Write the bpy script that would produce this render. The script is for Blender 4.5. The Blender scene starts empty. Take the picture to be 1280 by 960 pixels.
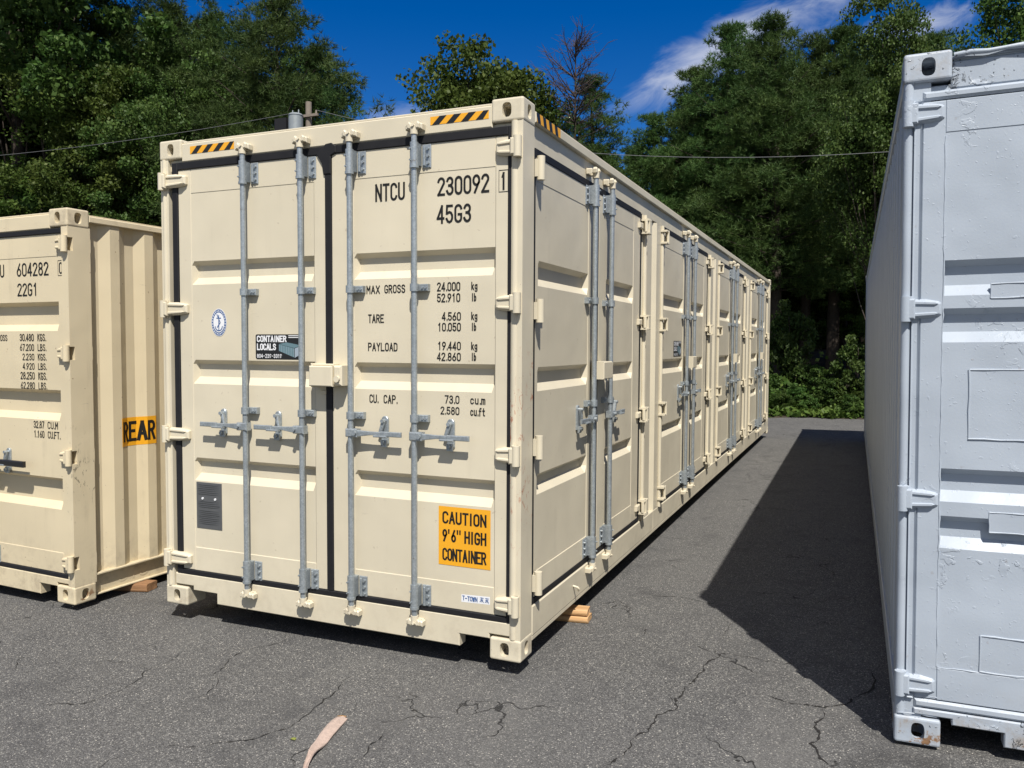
import bpy, bmesh, math, random
import numpy as np
from mathutils import Vector, Matrix

# ------------------------------------------------------------------ camera, sky, sun, exposure
S = bpy.context.scene
COL = S.collection
R_ = math.radians
CX, CY, CZ = 1.5779, -3.7862, 1.6497
YAW, PITCH, ROLL, FPX = 0.40702, -0.04859, 0.0050, 1007.76
cam_d = bpy.data.cameras.new('camera'); cam = bpy.data.objects.new('camera', cam_d); COL.objects.link(cam)
cam_d.sensor_width = 36.0; cam_d.lens = FPX / 1280 * 36.0; cam_d.clip_start = .05; cam_d.clip_end = 2000
cam.matrix_world = (Matrix.Translation((CX, CY, CZ)) @ Matrix.Rotation(YAW, 4, 'Z')
                    @ Matrix.Rotation(math.pi/2 + PITCH, 4, 'X') @ Matrix.Rotation(ROLL, 4, 'Z'))
S.camera = cam
SUN = Vector((1.12, -1.78, 2.93)).normalized()
sd = bpy.data.lights.new('sun', 'SUN'); sd.energy = 4.6; sd.angle = R_(.53); sd.color = (1, .95, .87)
sun = bpy.data.objects.new('sun', sd); COL.objects.link(sun)
sun.location = (10, -16, 26); sun.rotation_euler = SUN.to_track_quat('Z', 'Y').to_euler()
S.view_settings.view_transform = 'Standard'; S.view_settings.look = 'None'
S.view_settings.exposure = 0.46; S.view_settings.gamma = 1.0
S.view_settings.use_curve_mapping = False
S.cycles.use_denoising = True
try:
    S.cycles.denoiser = 'OPENIMAGEDENOISE'; S.cycles.denoising_prefilter = 'ACCURATE'
except Exception: pass
S.cycles.max_bounces = 8; S.cycles.diffuse_bounces = 4; S.cycles.glossy_bounces = 3
S.cycles.transparent_max_bounces = 8; S.cycles.caustics_reflective = False; S.cycles.caustics_refractive = False

class NT:
    """small helper over a node tree"""
    def __init__(s, nt): s.nt = nt
    def n(s, typ, props=None, **ins):
        nd = s.nt.nodes.new(typ)
        for k, v in (props or {}).items(): setattr(nd, k, v)
        for k, v in ins.items():
            k2 = int(k[1:]) if k[0] == 'i' and k[1:].isdigit() else k.replace('_', ' ')
            s.set(nd.inputs[k2], v)
        return nd
    def set(s, sock, v):
        if isinstance(v, bpy.types.NodeSocket): s.nt.links.new(v, sock)
        elif isinstance(v, bpy.types.Node): s.nt.links.new(v.outputs[0], sock)
        else:
            if sock.type == 'RGBA' and len(v) == 3: v = (*v, 1)
            sock.default_value = v
    def math(s, op, a, b=0.0, c=None, clamp=False):
        nd = s.nt.nodes.new('ShaderNodeMath'); nd.operation = op; nd.use_clamp = clamp
        s.set(nd.inputs[0], a); s.set(nd.inputs[1], b)
        if c is not None: s.set(nd.inputs[2], c)
        return nd.outputs[0]
    def ramp(s, f, lo, hi, a=0.0, b=1.0):
        nd = s.nt.nodes.new('ShaderNodeMapRange'); nd.interpolation_type = 'SMOOTHSTEP'
        s.set(nd.inputs['Value'], f)
        for k, v in (('From Min', lo), ('From Max', hi), ('To Min', a), ('To Max', b)): s.set(nd.inputs[k], v)
        return nd.outputs[0]
    def mix(s, f, a, b, mode='MIX'):
        nd = s.nt.nodes.new('ShaderNodeMix'); nd.data_type = 'RGBA'; nd.blend_type = mode
        s.set(nd.inputs[0], f); s.set(nd.inputs[6], a); s.set(nd.inputs[7], b)
        return nd.outputs[2]
    def noise(s, vec, scale, detail=3, rough=.5, dist=0.0):
        nd = s.n('ShaderNodeTexNoise', None, Scale=scale, Detail=detail, Roughness=rough, Distortion=dist)
        if vec is not None: s.set(nd.inputs['Vector'], vec)
        return nd.outputs['Fac']

# world: Nishita sky, with three wisps of cloud at their own compass directions
W = bpy.data.worlds.new('World'); S.world = W; W.use_nodes = True
w = NT(W.node_tree); W.node_tree.nodes.clear()
sky = w.n('ShaderNodeTexSky', dict(sky_type='NISHITA', sun_disc=False, sun_elevation=math.asin(SUN.z),
          sun_rotation=math.atan2(SUN.x, SUN.y), altitude=300, air_density=1.0, dust_density=.15, ozone_density=4.5))
hs = w.n('ShaderNodeHueSaturation', None, Hue=.515, Saturation=1.42, Value=.92, Color=sky.outputs[0])
tc = w.n('ShaderNodeTexCoord')
col = hs.outputs[0]
def wdot(v):
    nd = w.n('ShaderNodeVectorMath', dict(operation='DOT_PRODUCT')); w.set(nd.inputs[0], tc.outputs['Generated'])
    nd.inputs[1].default_value = v; return nd.outputs['Value']
for (d0, d1, wid, dens, seed) in (((-.30, .915, .272), (.02, .93, .378), .042, 1.0, 0.0),
                                  ((-.02, .945, .315), (.12, .95, .345), .026, .75, 5.0),
                                  ((-.56, .79, .262), (-.44, .85, .27), .016, .35, 9.0)):
    d0, d1 = Vector(d0).normalized(), Vector(d1).normalized()
    c = ((d0 + d1)/2).normalized(); a = (d1 - d0).normalized(); b = c.cross(a).normalized(); L2 = (d1 - d0).length/2
    cc = wdot(c); s_ = w.math('DIVIDE', wdot(a), L2); t_ = w.math('DIVIDE', wdot(b), wid)
    vec = w.n('ShaderNodeCombineXYZ', None, X=w.math('MULTIPLY_ADD', s_, 1.3, seed), Y=w.math('MULTIPLY', t_, .75), Z=seed)
    nz = w.noise(vec.outputs[0], 1.6, 6, .6, .5)
    r2 = w.math('ADD', w.math('MULTIPLY', s_, s_), w.math('MULTIPLY', t_, t_))
    shape = w.math('SUBTRACT', 1.0, w.math('SQRT', r2))
    f = w.ramp(w.math('ADD', w.math('MULTIPLY', nz, 1.1), w.math('MULTIPLY', shape, .65)), .60, 1.25)
    f = w.math('MULTIPLY', w.math('MULTIPLY', f, w.ramp(cc, .5, .7)), dens*.62)
    col = w.mix(f, col, (8.2, 8.4, 8.9))
# unseen clouds behind the camera and to its sides, added as neutral fill light
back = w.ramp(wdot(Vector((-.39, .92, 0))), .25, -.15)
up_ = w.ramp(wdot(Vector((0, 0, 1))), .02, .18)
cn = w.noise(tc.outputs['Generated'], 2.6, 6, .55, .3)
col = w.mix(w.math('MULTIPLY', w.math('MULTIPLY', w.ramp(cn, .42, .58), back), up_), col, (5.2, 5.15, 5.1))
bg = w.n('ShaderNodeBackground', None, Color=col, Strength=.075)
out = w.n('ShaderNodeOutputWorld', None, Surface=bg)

# ------------------------------------------------------------------ materials
def new_mat(name):
    m = bpy.data.materials.new(name); m.use_nodes = True
    t = NT(m.node_tree); b = m.node_tree.nodes['Principled BSDF']
    return m, t, b
def obj_co(t): return t.n('ShaderNodeTexCoord').outputs['Object']
def scaled(t, vec, s):
    nd = t.n('ShaderNodeMapping'); t.set(nd.inputs['Vector'], vec); nd.inputs['Scale'].default_value = s; return nd.outputs[0]

def paint(name, base, rough=.42, var=.06, dirt=.25, dirt_col=(.16, .13, .09), rust=0.0, rust_z=None, scratch=None, bump=.06, peel=0.0, spec=.35):
    m, t, b = new_mat(name); co = obj_co(t)
    big = t.noise(co, .9, 4, .6); fine = t.noise(co, 90, 3, .6); mid = t.noise(co, 6, 5, .65)
    c = t.mix(t.ramp(big, .3, .7), [x*(1-var) for x in base], [min(1, x*(1+var)) for x in base])
    streak = t.noise(scaled(t, co, (9, 9, .55)), 1.0, 5, .65)
    df = t.math('MULTIPLY', t.ramp(streak, .53, .80), t.ramp(mid, .35, .75))
    c = t.mix(t.math('MULTIPLY', df, dirt), c, dirt_col)
    speck = t.ramp(t.noise(co, 34, 2, .5), .735, .77)
    c = t.mix(t.math('MULTIPLY', speck, min(.7, dirt*1.6)), c, (.17, .10, .055))
    zc0 = t.n('ShaderNodeSeparateXYZ', None, Vector=co).outputs['Z']
    dust = t.math('MULTIPLY', t.ramp(t.noise(co, 7, 6, .75), .42, .72), t.ramp(zc0, .05, .55, 1, 0))
    c = t.mix(t.math('MULTIPLY', dust, dirt*1.5), c, (.27, .22, .16))
    scuff = t.ramp(t.noise(scaled(t, co, (1, 1, 7)), 5.5, 4, .6, .8), .70, .725)
    c = t.mix(t.math('MULTIPLY', scuff, dirt*.9), c, (.22, .19, .16))
    rr = t.math('MULTIPLY_ADD', mid, .22, rough-.11)
    if rust:
        zc = t.n('ShaderNodeSeparateXYZ', None, Vector=co).outputs['Z']
        rf = t.ramp(t.noise(co, 13, 6, .7), .80-rust*.3, .84-rust*.3)
        if rust_z: rf = t.math('MULTIPLY', rf, t.ramp(zc, rust_z[0], rust_z[1], 1, 0))
        rc = t.mix(t.noise(co, 55, 3), (.10, .045, .022), (.32, .19, .10))
        c = t.mix(t.math('MULTIPLY', t.ramp(t.noise(co, 6.5, 5, .7), .50, .72), t.ramp(zc, rust_z[0]+.03, rust_z[1]+.06, .55*rust, 0) if rust_z else 0.0), c, (.34, .24, .13))
        c = t.mix(rf, c, rc); rr = t.math('MAXIMUM', rr, t.math('MULTIPLY', rf, .85))
    if scratch:
        xyz = t.n('ShaderNodeSeparateXYZ', None, Vector=co)
        zf = t.math('MULTIPLY', t.ramp(xyz.outputs['Z'], scratch[0], scratch[0]+.25), t.ramp(xyz.outputs['Z'], scratch[1]-.25, scratch[1], 1, 0))
        sn = t.ramp(t.noise(scaled(t, co, (1, 1, .45)), 21, 6, .75, 1.4),     .56, .62)
        patch = t.ramp(t.noise(co, 4.2, 2), .42, .54)
        c = t.mix(t.math('MULTIPLY', t.math('MULTIPLY', sn, zf), t.math('MULTIPLY', patch, .8)), c, scratch[2])
    h = t.math('ADD', t.math('MULTIPLY', fine, .12), t.math('MULTIPLY', t.noise(co, 2.3, 2, .4), 9.0))
    if peel:
        pn = t.noise(co, 15, 5, .6, .6); blob = t.ramp(t.noise(co, 3.1, 3), .52, .66)
        h = t.math('ADD', h, t.math('MULTIPLY', t.math('MULTIPLY', t.ramp(pn, .55, .60), blob), peel))
        h = t.math('ADD', h, t.math('MULTIPLY', t.ramp(t.noise(co, 60, 2), .66, .74), peel*.25))
    bp = t.n('ShaderNodeBump', None, Strength=1.0, Distance=bump*.02, Height=h)
    t.set(b.inputs['Base Color'], c); t.set(b.inputs['Roughness'], rr); t.set(b.inputs['Normal'], bp.outputs[0])
    b.inputs['Specular IOR Level'].default_value = spec
    return m
def plain(name, base, rough=.5, metal=0.0, var=.12, scale=30, bump=0.0, spec=.5):
    m, t, b = new_mat(name); co = obj_co(t); nz = t.noise(co, scale, 4, .6)
    t.set(b.inputs['Base Color'], t.mix(nz, [x*(1-var) for x in base], [min(1, x*(1+var)) for x in base]))
    t.set(b.inputs['Roughness'], t.math('MULTIPLY_ADD', nz, .2, rough-.1)); b.inputs['Metallic'].default_value = metal
    b.inputs['Specular IOR Level'].default_value = spec
    if bump: t.set(b.inputs['Normal'], t.n('ShaderNodeBump', None, Strength=1.0, Distance=bump, Height=nz).outputs[0])
    return m
CREAM = (.605, .548, .42)
M = {}
M['cream'] = paint('cream_paint', CREAM, dirt=.14)
M['cream_post'] = paint('cream_paint_scuffed', CREAM, dirt=.22, scratch=(.45, 1.7, (.40, .13, .06)))
M['cream_cast'] = paint('cream_paint_casting', CREAM, dirt=.35, rust=.35, rust_z=(.0, .10), bump=.25)
M['ivory'] = paint('ivory_paint', (.625, .54, .375), dirt=.35)
M['ivory_post'] = paint('ivory_paint_scuffed', (.625, .54, .375), dirt=.45, scratch=(.45, 1.25, (.10, .09, .07)))
M['ivory_cast'] = paint('ivory_paint_casting', (.625, .54, .375), dirt=.4, rust=.75, rust_z=(.02, .16), bump=.3)
WHITE = (.372, .420, .484)
M['white'] = paint('thick_white_paint', WHITE, dirt=.12, dirt_col=(.30, .29, .27), peel=.7, bump=.16, var=.04, rough=.38)
M['white_rough'] = paint('flaking_white_paint', WHITE, dirt=.3, dirt_col=(.28, .25, .2), peel=6, bump=.22, rust=.25, var=.04)
M['white_low'] = paint('rust_edged_white_paint', WHITE, dirt=.4, dirt_col=(.33, .27, .19), peel=5, bump=.22, rust=.80, rust_z=(.02, .14), var=.04)
def galv():
    m, t, b = new_mat('galvanised_steel'); co = obj_co(t)
    v = t.n('ShaderNodeTexVoronoi', None, Vector=co, Scale=120.0); r = t.n('ShaderNodeSeparateColor', None, Color=v.outputs['Color']).outputs[0]
    nz = t.noise(co, 9, 5, .65); c = t.mix(r, (.31, .35, .375), (.43, .47, .495)); c = t.mix(t.ramp(nz, .45, .75), c, (.27, .30, .32))
    c = t.mix(t.math('MULTIPLY', t.ramp(t.noise(co, 17, 4, .7), .66, .72), .6), c, (.16, .12, .09))
    t.set(b.inputs['Base Color'], c); t.set(b.inputs['Roughness'], t.math('MULTIPLY_ADD', nz, .3, .25)); b.inputs['Metallic'].default_value = .55
    return m
M['steel'] = galv()
M['grip'] = plain('handle_grip_steel', (.23, .25, .27), .5, .5, .2, 40)
M['rubber'] = plain('black_rubber', (.012, .012, .014), .62, 0, .3, 20, spec=.3)
M['ink'] = plain('black_lettering', (.012, .012, .012), .55, 0, .3, 60, spec=.3)
M['yellow'] = plain('yellow_film', (.78, .37, .018), .4, 0, .06, 4)
M['blackfilm'] = plain('black_film', (.012, .012, .013), .35, 0, .2, 6)
M['whitefilm'] = plain('white_film', (.75, .76, .78), .4, 0, .04, 8)
M['bluefilm'] = plain('blue_film', (.05, .11, .27), .4, 0, .1, 8)
M['greyfilm'] = plain('pale_grey_print', (.30, .36, .42), .4, 0, .1, 8)
M['tealfilm'] = plain('teal_grey_print', (.12, .20, .23), .4, 0, .1, 8)
M['plate'] = plain('etched_plate', (.13, .135, .14), .45, .4, .12, 30)
M['plate_ink'] = plain('plate_print', (.045, .047, .05), .5, .2, .1, 30)
M['floor'] = plain('underframe', (.05, .048, .044), .9)

def wood_mat(name, a, b_, sc=(3, 40, 40)):
    m, t, b = new_mat(name); co = obj_co(t)
    g = t.noise(scaled(t, co, sc), 1.0, 5, .6, .8); k = t.ramp(t.noise(co, 14, 3), .60, .70)
    c = t.mix(t.ramp(g, .3, .7), a, b_); c = t.mix(t.math('MULTIPLY', k, .7), c, (.16, .06, .02))
    t.set(b.inputs['Base Color'], c); b.inputs['Roughness'].default_value = .8
    t.set(b.inputs['Normal'], t.n('ShaderNodeBump', None, Strength=.6, Distance=.004, Height=g).outputs[0]); return m
M['wood'] = wood_mat('fresh_timber', (.42, .23, .09), (.58, .37, .19))
M['wood_old'] = wood_mat('weathered_timber', (.20, .10, .045), (.36, .20, .10))

def asphalt():
    m, t, b = new_mat('worn_asphalt'); co = obj_co(t)
    v1 = t.n('ShaderNodeTexVoronoi', None, Vector=co, Scale=215.0); v2 = t.n('ShaderNodeTexVoronoi', None, Vector=co, Scale=92.0)
    r1 = t.n('ShaderNodeSeparateColor', None, Color=v1.outputs['Color']).outputs[0]
    r2 = t.n('ShaderNodeSeparateColor', None, Color=v2.outputs['Color']).outputs[1]
    c = t.mix(t.ramp(r1, .0, 1.0), (.052, .052, .053), (.152, .150, .145))
    c = t.mix(t.ramp(r1, .90, .98), c, (.34, .33, .305))
    near2 = t.ramp(v2.outputs['Distance'], .20, .36, 1, 0)
    c = t.mix(t.math('MULTIPLY', t.ramp(r2, .925, .945), near2), c, (.55, .52, .46))
    c = t.mix(t.math('MULTIPLY', t.ramp(r2, .16, .12), near2), c, (.02, .02, .021))
    big = t.noise(co, .55, 5, .6); mid = t.noise(co, 3.2, 5, .65)
    c = t.mix(t.math('MULTIPLY', t.ramp(big, .35, .7), .5), c, t.mix(.5, c, (.150, .148, .142)))
    c = t.mix(t.math('MULTIPLY', t.ramp(mid, .50, .72), .45), c, (.052, .052, .054))
    dust = t.ramp(t.noise(scaled(t, co, (.9, .25, 1)), 1.3, 5, .7, .6), .50, .74)
    c = t.mix(t.math('MULTIPLY', dust, .28), c, (.19, .185, .172))
    stain = t.ramp(t.noise(co, .85, 3, .5, .4), .66, .74)
    c = t.mix(t.math('MULTIPLY', stain, .45), c, (.03, .03, .03))
    # hairline cracking inside patches
    wv = t.n('ShaderNodeVectorMath', dict(operation='ADD'))
    wn = t.n('ShaderNodeTexNoise', None, Vector=co, Scale=2.6, Detail=4.0)
    ws = t.n('ShaderNodeVectorMath', dict(operation='SCALE')); t.set(ws.inputs[0], wn.outputs['Color']); ws.inputs['Scale'].default_value = .75
    t.set(wv.inputs[0], co); t.set(wv.inputs[1], ws.outputs[0])
    ve = t.n('ShaderNodeTexVoronoi', dict(feature='DISTANCE_TO_EDGE'), Vector=wv.outputs[0], Scale=1.15)
    crack = t.math('MULTIPLY', t.ramp(ve.outputs['Distance'], .002, .0075, 1, 0), t.ramp(t.noise(co, 1.1, 3), .53, .60))
    c = t.mix(t.math('MULTIPLY', crack, .8), c, (.012, .012, .012))
    hgt = t.math('ADD', t.math('MULTIPLY', v1.outputs['Distance'], -.6), t.math('MULTIPLY', t.noise(co, 160, 2), .8))
    hgt = t.math('SUBTRACT', hgt, t.math('MULTIPLY', crack, 2.0))
    t.set(b.inputs['Base Color'], c); b.inputs['Roughness'].default_value = .82; b.inputs['Specular IOR Level'].default_value = .3
    t.set(b.inputs['Normal'], t.n('ShaderNodeBump', None, Strength=.8, Distance=.006, Height=hgt).outputs[0]); return m
M['asphalt'] = asphalt()
M['crack'] = plain('crack_dirt', (.014, .013, .012), .95, 0, .3, 60)
M['soil'] = plain('leaf_litter', (.035, .026, .016), .95, 0, .5, 3, .02)

def leaf_mat(name, a, b_, hi, trans=.25, rough=.5):
    m, t, b = new_mat(name); g = t.n('ShaderNodeNewGeometry'); rnd = g.outputs['Random Per Island']
    oi = t.n('ShaderNodeObjectInfo').outputs['Random']
    nz = t.noise(obj_co(t), .8, 3)
    c = t.mix(rnd, a, b_); c = t.mix(t.math('MULTIPLY', t.ramp(rnd, .86, 1.0), .8), c, hi)
    c = t.mix(t.ramp(nz, .35, .7), c, t.mix(.45, c, hi))
    h = t.n('ShaderNodeHueSaturation', None, Hue=t.math('MULTIPLY_ADD', oi, .03, .485), Saturation=1.0, Value=t.math('MULTIPLY_ADD', oi, .5, .75), Color=c)
    t.set(b.inputs['Base Color'], h.outputs[0]); b.inputs['Roughness'].default_value = rough; b.inputs['Specular IOR Level'].default_value = .22
    tr = t.n('ShaderNodeBsdfTranslucent', None, Color=h.outputs[0]); mx = t.n('ShaderNodeMixShader'); mx.inputs[0].default_value = trans
    t.set(mx.inputs[1], b.outputs[0]); t.set(mx.inputs[2], tr.outputs[0])
    t.set(m.node_tree.nodes['Material Output'].inputs[0], mx.outputs[0]); return m
M['pine_leaf'] = leaf_mat('pine_needles', (.034, .074, .020), (.062, .110, .028), (.11, .155, .04), .28, .6)
M['leaf'] = leaf_mat('broad_leaves', (.034, .074, .016), (.060, .108, .022), (.12, .17, .042), .32, .55)
M['leaf_light'] = leaf_mat('light_broad_leaves', (.045, .090, .016), (.075, .130, .024), (.15, .20, .045), .34, .55)
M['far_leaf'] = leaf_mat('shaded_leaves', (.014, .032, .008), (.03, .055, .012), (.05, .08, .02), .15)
M['bark'] = plain('bark', (.045, .034, .026), .9, 0, .5, 9, .03)
M['deadwood'] = plain('dead_twigs', (.060, .044, .040), .9, 0, .3, 9)
M['pole'] = plain('pole_wood', (.20, .17, .14), .9, 0, .3, 9)
M['canister'] = plain('grey_transformer_steel', (.32, .35, .36), .4, .4, .1, 9)
M['wire'] = plain('cable', (.14, .145, .15), .6)
M['strip'] = plain('weathered_card', (.42, .325, .275), .9, 0, .3, 38, .006)
M['strip_end'] = plain('torn_card_end', (.40, .22, .08), .85, 0, .3, 60)
M['fallen'] = plain('yellow_green_leaf', (.17, .19, .035), .6)

# ------------------------------------------------------------------ mesh helpers
def world_T(a, n, z): return (a, n, z)
def front_T(a, n, z): return (a, -n, z)          # a runs right along the door end, n comes out of it
def side_T(a, n, z): return (n, a, z)            # a runs back along the right-hand side, n comes out of it
def left_T(x0):                                   # left-hand side wall
    return lambda a, n, z: (x0 - n, a, z)

class MB:
    def __init__(s, T=world_T): s.T = T; s.v = []; s.f = []; s.m = []; s.mi = 0; s.sm = []; s.smooth = False
    def add(s, vs, fs, T=None):
        T = T or s.T; o = len(s.v)
        s.v += [T(*p) for p in vs]
        for f in fs: s.f.append([i+o for i in f]); s.m.append(s.mi); s.sm.append(s.smooth)
    def box(s, a0, a1, n0, n1, z0, z1, bev=.003, seg=1):
        if a0 > a1: a0, a1 = a1, a0
        if n0 > n1: n0, n1 = n1, n0
        s.prism([(a0, z0), (a1, z0), (a1, z1), (a0, z1)], n0, n1, bev)
    def prism(s, poly, n0, n1, bev=0.0):
        k = len(poly)
        area = sum(poly[i][0]*poly[(i+1) % k][1]-poly[(i+1) % k][0]*poly[i][1] for i in range(k))
        if area < 0: poly = poly[::-1]
        def inset(d):
            res = []
            for i in range(k):
                p0, p1, p2 = poly[i-1], poly[i], poly[(i+1) % k]
                e1 = Vector((p1[0]-p0[0], p1[1]-p0[1])).normalized(); e2 = Vector((p2[0]-p1[0], p2[1]-p1[1])).normalized()
                m1 = Vector((-e1.y, e1.x)); m2 = Vector((-e2.y, e2.x)); mm = m1+m2
                if mm.length < 1e-6: mm = m1
                mm = mm/max(.3, mm.dot(m1)); res.append((p1[0]+mm.x*d, p1[1]+mm.y*d))
            return res
        bev = min(bev, abs(n1-n0)*.4)
        rings = [(poly, n0), (poly, n1-bev), (inset(bev), n1)] if bev > 0 else [(poly, n0), (poly, n1)]
        vs = []; fs = []
        for pl, n in rings: vs += [(x, n, z) for x, z in pl]
        for r in range(len(rings)-1):
            for i in range(k):
                j = (i+1) % k; fs.append([r*k+i, r*k+j, (r+1)*k+j, (r+1)*k+i])
        fs.append(list(range(k))[::-1]); fs.append([(len(rings)-1)*k+i for i in range(k)])
        s.add(vs, fs)
    def cyl(s, p0, p1, r0, r1=None, seg=12, caps=True):
        r1 = r0 if r1 is None else r1
        p0, p1 = Vector(p0), Vector(p1); d = (p1-p0).normalized()
        u = d.orthogonal().normalized(); v = d.cross(u)
        vs = []; fs = []
        for p, r in ((p0, r0), (p1, r1)):
            for i in range(seg):
                a = 2*math.pi*i/seg; vs.append(tuple(p+u*math.cos(a)*r+v*math.sin(a)*r))
        for i in range(seg): j = (i+1) % seg; fs.append([i, j, seg+j, seg+i])
        sm = s.smooth; s.smooth = True; s.add(vs, fs); s.smooth = sm
        if caps: s.add(vs, [list(range(seg))[::-1], list(range(seg, 2*seg))])
    def tube(s, pts, rs, seg=8):
        pts = [Vector(p) for p in pts]; n = len(pts); vs = []; fs = []
        u = None
        for i, p in enumerate(pts):
            d = (pts[min(n-1, i+1)]-pts[max(0, i-1)]).normalized()
            u = d.orthogonal().normalized() if u is None else (u-d*u.dot(d)).normalized()
            v = d.cross(u); r = rs[i] if hasattr(rs, '__len__') else rs
            for k in range(seg):
                a = 2*math.pi*k/seg; vs.append(tuple(p+u*math.cos(a)*r+v*math.sin(a)*r))
        for i in range(n-1):
            for k in range(seg): j = (k+1) % seg; fs.append([i*seg+k, i*seg+j, (i+1)*seg+j, (i+1)*seg+k])
        sm = s.smooth; s.smooth = True; s.add(vs, fs); s.smooth = sm
        s.add(vs, [list(range(seg))[::-1], [(n-1)*seg+k for k in range(seg)]])
    def grid(s, A, Z, fn):
        vs = [(a, fn(a, z), z) for z in Z for a in A]; n = len(A)
        s.add(vs, [[i*n+j, i*n+j+1, (i+1)*n+j+1, (i+1)*n+j] for i in range(len(Z)-1) for j in range(n-1)])
    def poly(s, pts, n): s.add([(a, n, z) for a, z in pts], [list(range(len(pts)))])
    def build(s, name, mats, parent=None, recalc=True):
        me = bpy.data.meshes.new(name); me.from_pydata(s.v, [], s.f)
        if not isinstance(mats, (list, tuple)): mats = [mats]
        for m in mats: me.materials.append(m)
        me.polygons.foreach_set('material_index', s.m); me.polygons.foreach_set('use_smooth', s.sm)
        if recalc:
            bm = bmesh.new(); bm.from_mesh(me); bmesh.ops.recalc_face_normals(bm, faces=bm.faces); bm.to_mesh(me); bm.free()
        me.update()
        o = bpy.data.objects.new(name, me); COL.objects.link(o)
        if parent: o.parent = parent
        return o
def link_mesh(name, me, parent=None, loc=None, label=None):
    o = bpy.data.objects.new(name, me); COL.objects.link(o)
    if parent: o.parent = parent
    if loc: o.location = loc
    if label: o['label'] = label
    return o
def tag(o, label, cat, group=None, kind=None):
    if label: o['label'] = label
    if cat: o['category'] = cat
    if group: o['group'] = group
    if kind: o['kind'] = kind
    return o
def empty(name, loc=(0, 0, 0)):
    o = bpy.data.objects.new(name, None); COL.objects.link(o); o.location = loc; o.empty_display_size = .3; return o
def copy_tree(o, parent=None):
    c = o.copy(); COL.objects.link(c)
    if parent: c.parent = parent
    for ch in list(o.children): copy_tree(ch, c)
    return c

# ------------------------------------------------------------------ lettering
def arc(cx, cy, rx, ry, a0, a1, n=8):
    return [(cx+rx*math.cos(R_(a0+(a1-a0)*i/n)), cy+ry*math.sin(R_(a0+(a1-a0)*i/n))) for i in range(n+1)]
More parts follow.
